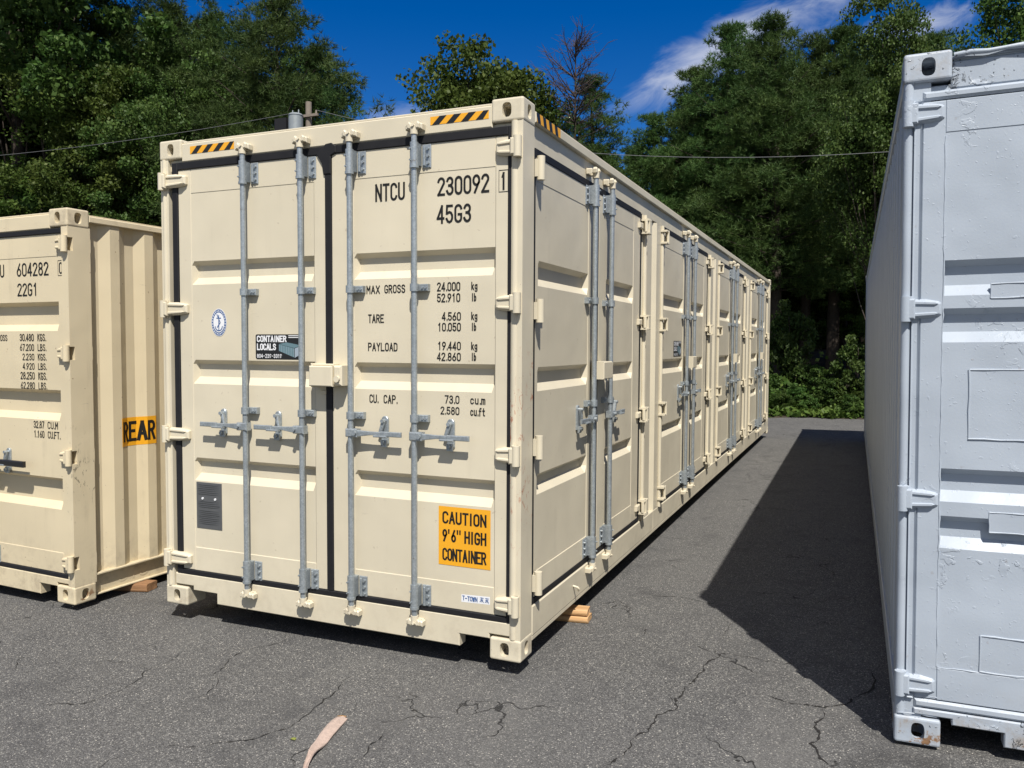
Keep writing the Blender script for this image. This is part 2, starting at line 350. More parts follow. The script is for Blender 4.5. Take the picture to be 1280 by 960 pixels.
# narrow stencil-like single stroke capitals in a box .46 wide and 1 high
Wd = .46; rr = .23
def _O(): return arc(rr, 1-rr, rr, rr, 0, 180)+arc(rr, rr, rr, rr, 180, 360)+[(Wd, 1-rr)]
G = {
 '0': [_O()], 'O': [_O()],
 '1': [[(.10, .80), (.26, 1), (.26, 0)]],
 '2': [arc(rr, 1-rr, rr, rr, 170, -20)+[(0, 0), (Wd, 0)]],
 '3': [arc(rr, .77, .21, .23, 165, -75)+[(rr-.06, .53)], [(rr-.06, .53)]+arc(rr, .26, .23, .26, 80, -165)],
 '4': [[(.34, 0), (.34, 1), (0, .26), (Wd, .26)]],
 '5': [[(Wd-.03, 1), (.05, 1), (.02, .55)]+arc(rr, .31, .23, .31, 130, -160)],
 '6': [[(.34, 1), (.06, .45)]+arc(rr, .28, .23, .28, 150, 510, 14)],
 '7': [[(0, 1), (Wd, 1), (.14, 0)]],
 '8': [arc(rr, .77, .20, .23, -90, 270, 14), arc(rr, .27, .23, .27, 90, 450, 14)],
 '9': [[(.12, 0), (.40, .55)]+arc(rr, .72, .23, .28, -30, 330, 14)],
 'N': [[(0, 0), (0, 1), (Wd, 0), (Wd, 1)]], 'T': [[(0, 1), (Wd, 1)], [(Wd/2, 1), (Wd/2, 0)]],
 'C': [arc(rr, 1-rr, rr, rr, 10, 180)+arc(rr, rr, rr, rr, 180, 350)],
 'U': [[(0, 1)]+arc(rr, rr, rr, rr, 180, 360)+[(Wd, 1)]],
 'G': [arc(rr, 1-rr, rr, rr, 10, 180)+arc(rr, rr, rr, rr, 180, 360)+[(Wd, .45), (.26, .45)]],
 'M': [[(0, 0), (0, 1), (Wd/2, .42), (Wd, 1), (Wd, 0)]], 'A': [[(0, 0), (Wd/2, 1), (Wd, 0)], [(.08, .33), (.38, .33)]],
 'X': [[(0, 0), (Wd, 1)], [(0, 1), (Wd, 0)]], 'Y': [[(0, 1), (Wd/2, .5), (Wd/2, 0)], [(Wd, 1), (Wd/2, .5)]],
 'R': [[(0, 0), (0, 1), (.25, 1)]+arc(.25, .76, .20, .24, 90, -90)+[(0, .52)], [(.22, .52), (Wd, 0)]],
 'P': [[(0, 0), (0, 1), (.25, 1)]+arc(.25, .75, .21, .25, 90, -90)+[(0, .5)]],
 'S': [arc(rr, .76, .22, .24, 15, 270)+arc(rr, .26, .23, .26, 90, -165)],
 'E': [[(Wd, 1), (0, 1), (0, 0), (Wd, 0)], [(0, .52), (.36, .52)]], 'F': [[(Wd, 1), (0, 1), (0, 0)], [(0, .52), (.36, .52)]],
 'L': [[(0, 1), (0, 0), (Wd, 0)]], 'D': [[(0, 0), (0, 1), (.22, 1)]+arc(.22, .76, .24, .24, 90, 0)+arc(.22, .24, .24, .24, 0, -90)+[(0, 0)]],
 'K': [[(0, 0), (0, 1)], [(.42, 1), (.02, .45)], [(.12, .58), (Wd, 0)]], 'B': [[(0, 0), (0, 1), (.22, 1)]+arc(.22, .77, .19, .23, 90, -90)+[(0, .54)], [(.22, .54)]+arc(.22, .27, .24, .27, 90, -90)+[(0, 0)]],
 'k': [[(0, 0), (0, 1)], [(.36, .66), (.02, .28)], [(.12, .38), (.40, 0)]], 'l': [[(.2, 0), (.2, 1)]],
 'g': [arc(.2, .38, .2, .28, 0, 360, 14), [(.4, .66), (.4, -.12)]+arc(.2, -.1, .2, .18, 0, -150)],
 'b': [[(0, 1), (0, 0)], arc(.2, .33, .2, .33, 180, -180, 14)], 'c': [arc(.2, .45, .2, .22, 20, 180)+arc(.2, .22, .2, .22, 180, 340)],
 'u': [[(0, .67)]+arc(.2, .2, .2, .2, 180, 360)+[(.4, .67)], [(.4, .2), (.4, 0)]],
 'm': [[(0, 0), (0, .67)], [(0, .5)]+arc(.12, .52, .12, .15, 180, 0, 6)+[(.24, 0)], [(.24, .5)]+arc(.36, .52, .12, .15, 180, 0, 6)+[(.48, 0)]],
 'f': [arc(.3, .82, .16, .18, 60, 180, 5)+[(.14, 0)], [(0, .62), (.34, .62)]], 't': [[(.16, .95), (.16, .15)]+arc(.3, .14, .14, .14, 180, 290, 5), [(0, .65), (.34, .65)]],
 'H': [[(0, 0), (0, 1)], [(Wd, 0), (Wd, 1)], [(0, .52), (Wd, .52)]], 'I': [[(.23, 0), (.23, 1)]], 'W': [[(0, 1), (.11, 0), (.23, .8), (.35, 0), (.46, 1)]],
 '"': [[(.12, 1), (.12, .72)], [(.32, 1), (.32, .72)]], "'": [[(.2, 1), (.2, .72)]],
 '.': [[(.06, .0), (.06, .07)]], '-': [[(.04, .48), (.40, .48)]],
}
def strokes(mb, txt, a0, a1, z0, z1, n, wt=.13, adv=.70, nf=None):
    """single-stroke text fitted between a0 and a1, z0 and z1; nf(a) can follow a folded wall"""
    x = 0; items = []
    for ch in txt:
        if ch == ' ': x += adv*.8; continue
        if ch in ".'I": items.append((ch, x-(0 if ch == '.' else .14))); x += .26 if ch == '.' else (.30 if ch == "'" else adv-.26); continue
        items.append((ch, x)); x += adv
    tot = x-(adv-Wd) if txt[-1] != '.' else x-.14
    sx = (a1-a0)/tot; sz = (z1-z0); hw = wt*sz/2
    zi, ai0, ai1 = hw, a0+hw, a1-hw
    sx = (ai1-ai0)/tot; szz = sz-2*hw
    cnt = [0]
    def stroke(pts):
        closed = (pts[0]-pts[-1]).length < 1e-5
        L, Rr = [], []
        for i, p in enumerate(pts):
            q0 = pts[i-1] if i else (pts[-2] if closed else None); q1 = pts[i+1] if i < len(pts)-1 else (pts[1] if closed else None)
            d0 = (p-q0).normalized() if q0 is not None and (p-q0).length > 1e-7 else None
            d1 = (q1-p).normalized() if q1 is not None and (q1-p).length > 1e-7 else None
            if d0 is None: d0 = d1
            if d1 is None: d1 = d0
            n0 = Vector((-d0.y, d0.x)); n1 = Vector((-d1.y, d1.x)); mm = n0+n1
            mm = n0 if mm.length < .2 else mm/max(.45, mm.dot(n0))
            pp = p
            if not closed and i == 0: pp = p-d1*hw
            if not closed and i == len(pts)-1: pp = p+d0*hw
            L.append(pp+mm*hw); Rr.append(pp-mm*hw)
        k = len(pts); off = n+.00015*(cnt[0] % 5); cnt[0] += 1
        vs = [(q.x, off+(nf(q.x) if nf else 0), q.y) for q in L]+[(q.x, off+(nf(q.x) if nf else 0), q.y) for q in Rr]
        mb.add(vs, [[i, i+1, k+i+1, k+i] for i in range(k-1)])
    for ch, x0 in items:
        for line in G[ch]:
            pts = [Vector((ai0+(x0+px)*sx, z0+hw+pz*szz)) for px, pz in line]
            if nf:
                fine = []
                for p, q in zip(pts[:-1], pts[1:]):
                    k = max(1, int((q-p).length/.012)); fine += [p.lerp(q, i/k) for i in range(k)]
                pts = fine+[pts[-1]]
            ded = [pts[0]]
            for p in pts[1:]:
                if (p-ded[-1]).length > 1e-6: ded.append(p)
            run = [ded[0]]; runs = []
            for i in range(1, len(ded)):
                run.append(ded[i])
                if i < len(ded)-1 and (ded[i]-ded[i-1]).normalized().dot((ded[i+1]-ded[i]).normalized()) < .25:
                    runs.append(run); run = [ded[i]]
            runs.append(run)
            for pts in runs: stroke(pts)
_font_cache = {}
def font_polys(txt, bold=0.0):
    key = (txt, bold)
    if key not in _font_cache:
        cu = bpy.data.curves.new('t', 'FONT'); cu.body = txt; cu.offset = bold; cu.resolution_u = 4
        o = bpy.data.objects.new('t', cu); COL.objects.link(o); bpy.context.view_layer.update()
        me = bpy.data.meshes.new_from_object(o.evaluated_get(bpy.context.evaluated_depsgraph_get()))
        V = [(v.co.x, v.co.y) for v in me.vertices]; F = [list(p.vertices) for p in me.polygons]
        bpy.data.objects.remove(o); bpy.data.curves.remove(cu); bpy.data.meshes.remove(me)
        xs = [v[0] for v in V]; ys = [v[1] for v in V]
        x0, x1, y0, y1 = min(xs), max(xs), min(ys), max(ys)
        _font_cache[key] = ([((x-x0)/(x1-x0), (y-y0)/(y1-y0)) for x, y in V], F)
    return _font_cache[key]
def sign_text(mb, txt, a0, a1, z0, z1, n, bold=0.0):
    V, F = font_polys(txt, bold)
    mb.add([(a0+x*(a1-a0), n, z0+y*(z1-z0)) for x, y in V], F)

# ------------------------------------------------------------------ container hardware
_cast = {}
def casting_mesh(sx, sy, sz, mat, round_top=True):
    """corner casting: a steel block with an oval eye in its end, side and top; outer corner at the origin, mirrored by sx, sy, sz"""
    if 'base' not in _cast:
        bm = bmesh.new(); bmesh.ops.create_cube(bm, size=1)
        for v in bm.verts: v.co = Vector((v.co.x*.178-.089, v.co.y*.162+.081, v.co.z*.118-.059))
        bmesh.ops.bevel(bm, geom=[e for e in bm.edges], offset=.012, segments=3, affect='EDGES', profile=.5)
        me = bpy.data.meshes.new('c'); bm.to_mesh(me); bm.free(); o = bpy.data.objects.new('c', me); COL.objects.link(o)
        cut = MB()
        def oval(cx, cz, rx, rz, T, d0, d1):
            c2 = MB(T); k = 20
            c2.prism([(cx+rx*math.copysign(abs(math.cos(2*math.pi*i/k))**.7, math.cos(2*math.pi*i/k)), cz+rz*math.copysign(abs(math.sin(2*math.pi*i/k))**.7, math.sin(2*math.pi*i/k))) for i in range(k)], d0, d1); return c2
        cutters = []
        for c2 in (oval(-.092, -.060, .026, .037, lambda a, n, z: (a, n, z), -.02, .12),
                   oval(.080, -.060, .026, .036, lambda a, n, z: (n, a, z), -.13, .02),
                   oval(-.089, .081, .033, .050, lambda a, n, z: (a, z, n), -.09, .02)):
            co = c2.build('c2', [], None); cutters.append(co)
            md = o.modifiers.new('b', 'BOOLEAN'); md.operation = 'DIFFERENCE'; md.object = co; md.solver = 'EXACT'
        bpy.context.view_layer.update()
        res = bpy.data.meshes.new_from_object(o.evaluated_get(bpy.context.evaluated_depsgraph_get()))
        for c in cutters: bpy.data.objects.remove(c)
        bpy.data.objects.remove(o)
        _cast['base'] = ([tuple(v.co) for v in res.vertices], [list(p.vertices) for p in res.polygons])
    V, F = _cast['base']; me = bpy.data.meshes.new('corner_casting')
    flip = sx*sy*sz < 0
    me.from_pydata([(x*sx, y*sy, z*sz) for x, y, z in V], [], [f[::-1] if flip else f for f in F]); me.materials.append(mat); me.update()
    return me
def castings(root, w0, w1, L, H, mat, mlow=None):
    for x, sx in ((w1, 1), (w0, -1)):
        for y, sy in ((-.006, 1), (L+.006, -1)):
            for z, sz in ((H, 1), (0, -1)):
                link_mesh('corner_casting', casting_mesh(sx, sy, sz, mlow if (mlow and sz < 0) else mat), root, (x+.004*sx, y, z))

def hinge(T, root, mat, ap, at, z, nd, big=True):
    """tapered hinge blade from the post (ap) to its tip on the door (at); nd is the door's n"""
    m = MB(T); d = 1 if at > ap else -1; L = abs(at-ap)
    m.prism([(ap, z+.041), (ap+d*.55*L, z+.040), (ap+d*.93*L, z+.030), (at, z+.022), (at, z-.024), (ap+d*.93*L, z-.031), (ap+d*.55*L, z-.040), (ap, z-.041)], nd, nd+.026, .010)
    for s in (1, -1):
        m.prism([(ap+d*.10*L, z+s*.034), (ap+d*.82*L, z+s*.028), (ap+d*.90*L, z+s*.020), (ap+d*.82*L, z+s*.014), (ap+d*.10*L, z+s*.018)], nd+.024, nd+.033, .006)
    m.box(ap-d*.012, ap+d*.03, nd+.012, nd+.046, z-.042, z+.042, .006)
    m.cyl((ap-d*.006, nd+.030, z-.052), (ap-d*.006, nd+.030, z+.052), .021, seg=12)
    return m.build('hinge', mat, root)
def loop_hinge(T, root, mat, ap, d, z, nd):
    """hinge of a side door: two lugs on the post, a pin between them and a short blade"""
    m = MB(T); a0, a1 = ap-d*.030, ap-d*.012
    for s in (1, -1): m.box(ap-d*.085, ap+d*.012, nd-.004, nd+.066, z+s*.050-.008, z+s*.050+.008, .003)
    m.box(a0, a1, nd-.004, nd+.014, z-.058, z+.058, .003); m.box(a0, a1, nd+.052, nd+.070, z-.058, z+.058, .003)
    m.cyl((ap+d*.004, nd+.044, z-.042), (ap+d*.004, nd+.044, z+.042), .014, seg=12)
    m.prism([(ap+d*.004, z+.026), (ap+d*.10, z+.020), (ap+d*.10, z-.020), (ap+d*.004, z-.026)], nd, nd+.024, .006)
    return m.build('hinge', mat, root)
def pin_hinge(T, root, mat, a, z, nd):
    m = MB(T)
    m.cyl((a, nd+.035, z-.062), (a, nd+.035, z+.062), .022, seg=12); m.box(a-.02, a+.02, nd-.01, nd+.03, z-.045, z+.045, .004)
    m.box(a+.015, a+.09, nd, nd+.026, z-.028, z+.028, .006)
    return m.build('hinge', mat, root)
def lock_rod(T, root, a, d, nd, z0, z1, mids, keeper_mat, rod_mat=None):
    """galvanised lock rod with its two end housings, guide clamps and cams"""
    rod_mat = rod_mat or M['steel']; nr = nd+.046
    m = MB(T)
    m.cyl((a, nr, z0+.02), (a, nr, z1-.02), .0160, seg=14)
    for zb, s in ((z1-.205, 1), (z0+.085, -1)):
        m.cyl((a, nr, zb), (a, nr, zb+.125), .0225, seg=14); m.cyl((a, nr, zb-.010), (a, nr, zb+.004), .0255, seg=14)
        m.box(a-.022, a+.022, nd, nr, zb+.005, zb+.12, .002)
        m.box(a+d*.026, a+d*.080, nd, nd+.010, zb-.006, zb+.118, .004); m.box(a+d*.036, a+d*.050, nd+.010, nd+.020, zb+.004, zb+.108, .003)
        for i in range(3):
            for q in (.064,): m.cyl((a+d*q, nd+.008, zb+.018+.038*i), (a+d*q, nd+.021, zb+.018+.038*i), .008, seg=8)
        for i in range(2): m.cyl((a-d*.012, nr+.018, zb+.03+.06*i), (a-d*.012, nr+.028, zb+.03+.06*i), .005, seg=6)
    for z in mids:
        m.cyl((a, nr, z-.020), (a, nr, z+.020), .0235, seg=14)
        m.box(a-.02, a+d*.072, nd, nd+.030, z-.019, z+.019, .004)
        for q in (.042, .060): m.cyl((a+d*q, nd+.028, z), (a+d*q, nd+.036, z), .007, seg=8)
    rod = m.build('lock_rod', rod_mat, root); cams = []
    for ze, s in ((z1, -1), (z0, 1)):
        c = MB(T)
        c.cyl((a, nr, ze+s*.040), (a, nr, ze+s*.002), .0215, seg=12)
        c.box(a-.024, a+.024, nr-.018, nr+.016, ze-.010, ze+.008, .006)
        for q in (-1, 1):
            c.prism([(a+q*.014, ze-.014), (a+q*.036, ze-.010), (a+q*.040, ze+.012), (a+q*.026, ze+.026), (a+q*.012, ze+.012)], nr-.008, nr+.016, .005)
        c.cyl((a+.004, nr+.014, ze+.002), (a+.004, nr+.027, ze+.004), .008, seg=8)
        cams.append(c)
    return rod, cams
def keepers(T, root, rods, nd, z0, z1, mat):
    for a in rods:
        for ze in sorted({z0, z1}):
            m = MB(T); m.box(a-.042, a+.042, nd, nd+.012, ze-.018, ze+.020, .004)
            for q in (-1, 1): m.prism([(a+q*.030, ze-.012), (a+q*.050, ze-.016), (a+q*.052, ze+.010), (a+q*.040, ze+.018), (a+q*.030, ze+.006)], nd+.004, nd+.042, .005)
            m.build('cam_keeper', mat, root)
def handle(T, root, a, d, z, nd, L=.335, grip=None):
    nr = nd+.046; m = MB(T)
    m.box(a-d*.024, a+d*.052, nr-.022, nr+.022, z-.024, z+.022, .006)
    m.cyl((a+d*.040, nr+.02, z), (a+d*.040, nr+.036, z), .013, seg=10)
    m.prism([(a+d*.05, z-.020), (a+d*.14, z-.008), (a+d*.24, z-.008), (a+d*.24, z+.012), (a+d*.14, z+.012), (a+d*.05, z+.016)], nr+.002, nr+.014, .003)
    m.box(a+d*.205, a+d*L, nr+.010, nr+.022, z-.012, z+.016, .004)
    ac = a+d*.20
    m.prism([(ac-.022, z-.055), (ac+.022, z-.055), (ac+.022, z+.075)]+[(ac+.022*math.cos(R_(t)), z+.075+.022*math.sin(R_(t))) for t in (30, 60, 90, 120, 150)]+[(ac-.022, z+.075)], nd, nd+.012, .003)
    m.prism([(ac-.018, z-.075), (ac+.018, z-.075), (ac+.02, z-.035), (ac-.02, z-.035)], nd+.012, nd+.028, .004)
    m.box(ac-.034, ac+.050, nr+.006, nr+.034, z-.016, z-.006, .003)
    m.prism([(ac-.012, z+.066), (ac+.014, z+.070), (ac+.008-d*.020, z-.004), (ac-.010-d*.022, z+.004)], nd+.014, nd+.034, .005)
    m.cyl((ac, nd+.01, z+.07), (ac, nr-.004, z+.07), .011, seg=8); m.cyl((ac, nd+.01, z-.05), (ac, nr-.006, z-.05), .011, seg=8)
    h = m.build('handle', M['steel'], root)
    if grip:
        g = MB(T); g.box(a+d*.19, a+d*(L+.012), nr+.003, nr+.029, z-.017, z+.024, .006); return h, g
    return h, None
def panel(T, root, name, mat, a0, a1, pa0, pa1, z0, z1, nd, recs, seams, dep=.036, ends=.018, swell=0.0):
    """door leaf: a folded sheet with horizontal recesses, framed by stiles and flat end strips"""
    m = MB(T)
    Z = [seams[0]]; prof = {seams[0]: 0}
    pts = [(seams[0], 0)]
    for zt, zb in recs:                            # listed top to bottom
        pass
    for zt, zb in sorted(recs, key=lambda r: r[1]):
        pts += [(zb, 0), (zb+.044, -dep), (zt-.026, -dep), (zt, 0)]
    pts.append((seams[1], 0))
    zs = [p[0] for p in pts]; ds = [p[1] for p in pts]
    A = [pa0, pa0+ends]+[pa0+ends+(pa1-pa0-2*ends)*i/6 for i in range(1, 6)]+[pa1-ends, pa1]
    def fn(a, z): return nd + (0 if a in (pa0, pa1) else np.interp(z, zs, ds))
    m.grid(A, zs, fn)
    th = .05
    m.box(a0, pa0, nd-th, nd+.003, z0, z1, .004); m.box(pa1, a1, nd-th, nd+.003, z0, z1, .004)
    m.box(pa0, pa1, nd-th, nd+.0025, seams[1], z1, .002); m.box(pa0, pa1, nd-th, nd+.0035, z0, seams[0], .003)
    return m.build(name, mat, root)
def corrugation(a, phase, dep, per=.278):
    t = ((a-phase) % per)
    if t < .068: return -dep*(1-t/.068)
    if t < .140: return 0.0
    if t < .208: return -dep*(t-.140)/.068
    return -dep
def corrugated(T, root, mat, a0, a1, z0, z1, n, phase, dep=.036):
    A = [a0]; k = math.floor((a0-phase)/.278)
    while True:
        for q in (0, .068, .140, .208):
            x = phase+k*.278+q
            if a0 < x < a1: A.append(x)
        k += 1
        if phase+k*.278 > a1: break
    A.append(a1)
    m = MB(T); m.grid(A, [z0, z1], lambda a, z: n+corrugation(a, phase, dep))
    return m.build('side_wall', mat, root)
def hazard(T, root, a0, a1, z0, z1, n, count, lean=.05):
    m = MB(T); m.mi = 0; m.poly([(a0, z0), (a1, z0), (a1, z1), (a0, z1)], n)
    m.mi = 1; p = (a1-a0)/count; k = 0
    for k in range(count):
        b = a0+p*k+p*.12
        q = [(b, z0), (b+p*.5, z0), (b+p*.5+lean, z1), (b+lean, z1)]
        if q[1][0] > a1: q = [(b, z0), (a1, z0), (a1, z1), (min(a1, b+lean), z1)]
        q = [(min(a1, x), z) for x, z in q]
        m.poly(q, n+.0006)
    return m.build('hazard_strip', [M['yellow'], M['blackfilm']], root)
def weld_frame(T, root, a0, a1, z0, z1, n, mat, r=.0035, name='patch_plate'):
    m = MB(T); m.box(a0, a1, n-.01, n+.0018, z0, z1, .001)
    random.seed(int(a0*1000)+int(z0*1000))
    def bead(p, q):
        k = max(3, int((Vector(q)-Vector(p)).length/.05)); pts = []
        for i in range(k+1):
            c = Vector(p).lerp(Vector(q), i/k); pts.append((c.x+random.uniform(-.0015, .0015), n+.001, c.y+random.uniform(-.0015, .0015)))
        m.tube(pts, [r*random.uniform(.8, 1.5) for _ in pts], 6)
    for p, q in (((a0, z0), (a1, z0)), ((a1, z0), (a1, z1)), ((a1, z1), (a0, z1)), ((a0, z1), (a0, z0))): bead(p, q)
    return m.build(name, mat, root)

def shell(root, w0, w1, L, H, mat, mat_low, front_z, top_z, notch=True, sill_top=.2, sill_bot=.038, hn=0.0):
    """frame common to the three boxes: header, sill with fork notches, roof, floor, far end"""
    m = MB(front_T)
    m.box(w0+.172, w1-.172, -.08, hn, front_z, top_z, .006); m.box(w0+.06, w1-.06, -.09, -.022, front_z-.05, front_z+.02, .004)
    m.box(w0+.18, w1-.178, -.09, hn-.008, top_z, top_z+.012, .003)
    m.build('header', mat, root)
    m = MB(front_T); s0, s1 = w0+.215, w1-.179
    n0, n1 = w0+.405, w1-.355
    m.prism([(s0, .104), (n0, .104), (n0, sill_bot), (n1, sill_bot), (n1, .104), (s1, .104), (s1, .13), (w1-.06, .13), (w1-.06, sill_top), (w0+.07, sill_top), (w0+.07, .13), (s0, .13)], -.075, -.002, .005)
    m.build('sill', mat_low, root)
    m = MB(); m.box(w0+.02, w1-.02, .02, L-.02, H-.036, H-.024, 0); m.build('roof', mat, root)
    m = MB(); m.box(w0+.05, w1-.05, .08, L-.05, .11, .16, 0)
    for i in range(int(L/.4)): m.box(w0+.06, w1-.06, .3+.4*i, .345+.4*i, .03, .108, 0)
    m.build('underframe', M['floor'], root)
    m = MB(); m.box(w0+.02, w1-.02, L-.06, L, .02, H-.02, .004); m.build('end_wall', mat, root)

# ------------------------------------------------------------------ the tall cream container with doors along its side
def build_cream():
    root = empty('shipping_container', (0, 0, 0))
    tag(root, 'tall cream shipping container with doors along its right side and a yellow caution sign', 'shipping container')
    c = M['cream']; W0, L, H = -2.438, 12.192, 2.896
    shell(root, W0, 0, L, H, c, c, 2.757, 2.868)
    castings(root, W0, 0, L, H, c, M['cream_cast'])
    # posts
    m = MB(); m.box(-.062, 0, 0, .162, .116, 2.78, .010); m.cyl((-.045, .012, .118), (-.045, .012, 2.78), .020, seg=14); m.box(-.12, -.02, .05, .19, .116, 2.78, .004)
    m.build('corner_post', M['cream_post'], root)
    m = MB(); m.box(W0, W0+.062, 0, .162, .116, 2.78, .010); m.box(W0+.04, W0+.12, .05, .19, .116, 2.78, .004); m.cyl((W0+.03, .006, .118), (W0+.03, .006, 2.78), .016, seg=14)
    m.build('corner_post', c, root)
    m = MB()
    m.box(-.16, 0, 12.03, L, .116, 2.78, .008); m.build('corner_post', c, root)
    m = MB(); m.box(W0, W0+.16, 12.03, L, .116, 2.78, .008); m.build('corner_post', c, root)
    # left-hand wall and rails
    lt = left_T(W0)
    corrugated(lt, root, c, .15, 12.04, .16, 2.80, -.01, .25)
    m = MB(lt); m.box(.16, 12.04, -.06, 0, .04, .17, .004); m.build('bottom_rail', c, root)
    m = MB(lt); m.box(.16, 12.04, -.06, 0, 2.79, 2.86, .004); m.build('top_rail', c, root)
    # right-hand side frame
    s = side_T
    m = MB(s); m.box(.165, 12.03, -.07, .004, 2.806, 2.862, .006); m.box(.165, 12.03, -.07, -.012, 2.862, 2.874, .003); m.build('top_rail', c, root)
    m = MB(s); m.box(.165, 12.03, -.075, -.022, 2.682, 2.806, .002); m.build('door_header', c, root)
    m = MB(s); m.box(.165, 2.905, -.07, 0, .088, .252, .006); m.box(2.909, 12.03, -.07, -.001, .088, .252, .006)
    m.box(.165, 12.03, -.09, -.002, .062, .09, .004)
    m.build('bottom_rail', c, root)
    bays = [1.30, 4.285, 7.31, 10.42]; hw = 1.135
    # pillars between the bays, pressed to a channel
    def pillar(y0, y1):
        m = MB(s); W = y1-y0
        P = [(0, -.06), (.0, -.004), (.14*W, -.004), (.14*W, -.03), (.21*W, -.03), (.21*W, -.004), (.44*W, -.004), (.53*W, -.045), (.64*W, -.045), (.70*W, -.004), (.98*W, -.004), (.98*W, -.06)]
        m.add([(y0+a, n, z) for z in (.252, 2.672) for a, n in P], [[i, i+1, len(P)+i+1, len(P)+i] for i in range(len(P)-1)])
        m.cyl((y0+.035, .004, .254), (y0+.035, .004, 2.67), .016, seg=10); m.cyl((y1-.035, .004, .254), (y1-.035, .004, 2.67), .016, seg=10)
        return m.build('door_pillar', c, root)
    for i in range(3): pillar(bays[i]+hw+.02, bays[i+1]-hw-.02)
    m = MB(s); m.box(bays[3]+hw+.02, 12.03, -.06, -.004, .252, 2.672, .004); m.cyl((bays[3]+hw+.05, .004, .254), (bays[3]+hw+.05, .004, 2.67), .016, seg=10); m.build('door_pillar', c, root)
    # ---- end doors
    nd = -.012; Z0, Z1 = .232, 2.712; recs = [(2.152, 2.008), (1.548, 1.400), (.942, .798)]
    hz = (2.645, 1.862, 1.082, .300)
    T = front_T
    left = panel(T, root, 'door', c, -2.307, -1.208, -2.205, -1.290, Z0, Z1, nd, recs, (.380, 2.565))
    right = panel(T, root, 'door', c, -1.167, -.084, -1.020, -.156, Z0, Z1, nd, recs, (.378, 2.560))
    left['label'] = 'left end door with round emblem, black business sticker and grey plate'
    right['label'] = 'right end door with black registration lettering and yellow caution sign'
    def gasket(dr, boxes, n1=-.0015):
        m = MB(T)
        for b in boxes: m.box(b[0], b[1], -.06, n1, b[2], b[3], .004)
        return m.build('gasket', M['rubber'], dr)
    g = gasket(left, [(-2.352, -2.307, .20, 2.757), (-2.307, -1.19, 2.712, 2.757), (-2.307, -1.19, .20, .232), (-1.210, -1.165, .232, 2.712)])
    g = gasket(right, [(-.084, -.060, .20, 2.757), (-1.19, -.084, 2.712, 2.757), (-1.19, -.084, .20, .232)])
    m = MB(T); m.prism([(-1.26, 2.714), (-1.225, 2.66), (-1.215, 2.60), (-1.165, 2.60), (-1.165, 2.70), (-1.13, 2.716), (-1.13, 2.752), (-1.16, 2.772), (-1.20, 2.768)], -.03, .004, .004)
    m.build('gasket_flap', M['rubber'], left)
    for z in hz:
        hinge(T, left, c, -2.405, -2.228, z, nd+.004); hinge(T, right, c, -.028, -.146, z, nd+.004)
        m = MB(T); m.box(-.052, -.006, -.008, .012, z-.052, z+.052, .004); m.build('hinge_lug', c, root)
        m = MB(T); m.box(W0+.008, W0+.05, -.008, .012, z-.052, z+.052, .004); m.build('hinge_lug', c, root)
    rods = [(-1.762, left), (-1.350, left), (-1.017, right), (-.609, right)]
    for a, dr in rods:
        rod, cm = lock_rod(T, dr, a, 1, nd, .140, 2.795, (1.952, 1.252), c); [k.build('cam', M['cream_cast'], dr) for k in cm]
    keepers(T, root, [a for a, _ in rods], 0.0, .140, 2.795, c)
    for a, d, dr in ((-1.762, -1, left), (-1.350, -1, left), (-1.017, 1, right), (-.609, 1, right)): handle(T, dr, a, d, 1.158, nd, .335)
    m = MB(T)                                         # padlock box over the gap
    m.box(-1.262, -1.105, .0, .085, 1.412, 1.527, .006); m.box(-1.275, -1.262, -.01, .05, 1.405, 1.54, .003); m.box(-1.262, -1.12, -.01, .05, 1.527, 1.538, .003)
    m.box(-1.105, -1.050, -.01, .075, 1.418, 1.530, .010); m.cyl((-1.075, .07, 1.455), (-1.075, .088, 1.455), .018, seg=12); m.box(-1.24, -1.205, -.02, .004, 1.365, 1.385, .004)
    m.build('lock_box', c, left)
    n = nd+.0018; nr = nd+.0046
    # lettering of the right door
    m = MB(T); w_ = .125
    strokes(m, 'NTCU', -.880, -.692, 2.428, 2.523, n, w_); strokes(m, '230092', -.494, -.191, 2.433, 2.530, n, w_); strokes(m, '45G3', -.498, -.294, 2.287, 2.384, n, w_)
    strokes(m, '1', -.124, -.098, 2.438, 2.528, nr, w_)
    for b in ((-.137, -.084, 2.428, 2.431), (-.137, -.084, 2.537, 2.540), (-.137, -.1345, 2.4312, 2.5368), (-.0865, -.084, 2.4312, 2.5368)):
        m.poly([(b[0], b[2]), (b[1], b[2]), (b[1], b[3]), (b[0], b[3])], nr)
    m.build('registration_number', M['ink'], right)
    m = MB(T)
    for txt, a0, a1, z0, z1 in (('MAX', -.939, -.852, 1.927, 1.972), ('GROSS', -.823, -.691, 1.928, 1.974), ('TARE', -.929, -.826, 1.767, 1.814), ('PAYLOAD', -.930, -.740, 1.612, 1.658), ('CU.', -.922, -.860, 1.324, 1.371), ('CAP.', -.830, -.738, 1.324, 1.371),
        ('24.000', -.496, -.357, 1.932, 1.979), ('52.910', -.496, -.357, 1.874, 1.920), ('4.560', -.467, -.353, 1.776, 1.821), ('10.050', -.492, -.353, 1.720, 1.765), ('19.440', -.492, -.353, 1.620, 1.665), ('42.860', -.496, -.353, 1.563, 1.607),
        ('73.0', -.449, -.361, 1.336, 1.380), ('2.580', -.474, -.361, 1.277, 1.319), ('cu.m', -.297, -.210, 1.337, 1.381), ('cu.ft', -.297, -.208, 1.276, 1.320)):
        strokes(m, txt, a0, a1, z0, z1, n, .135)
    for z in (1.935, 1.779, 1.622): strokes(m, 'kg', -.293, -.255, z, z+.042, n, .135)
    for z in (1.876, 1.722, 1.565): strokes(m, 'lb', -.293, -.262, z, z+.042, n, .135)
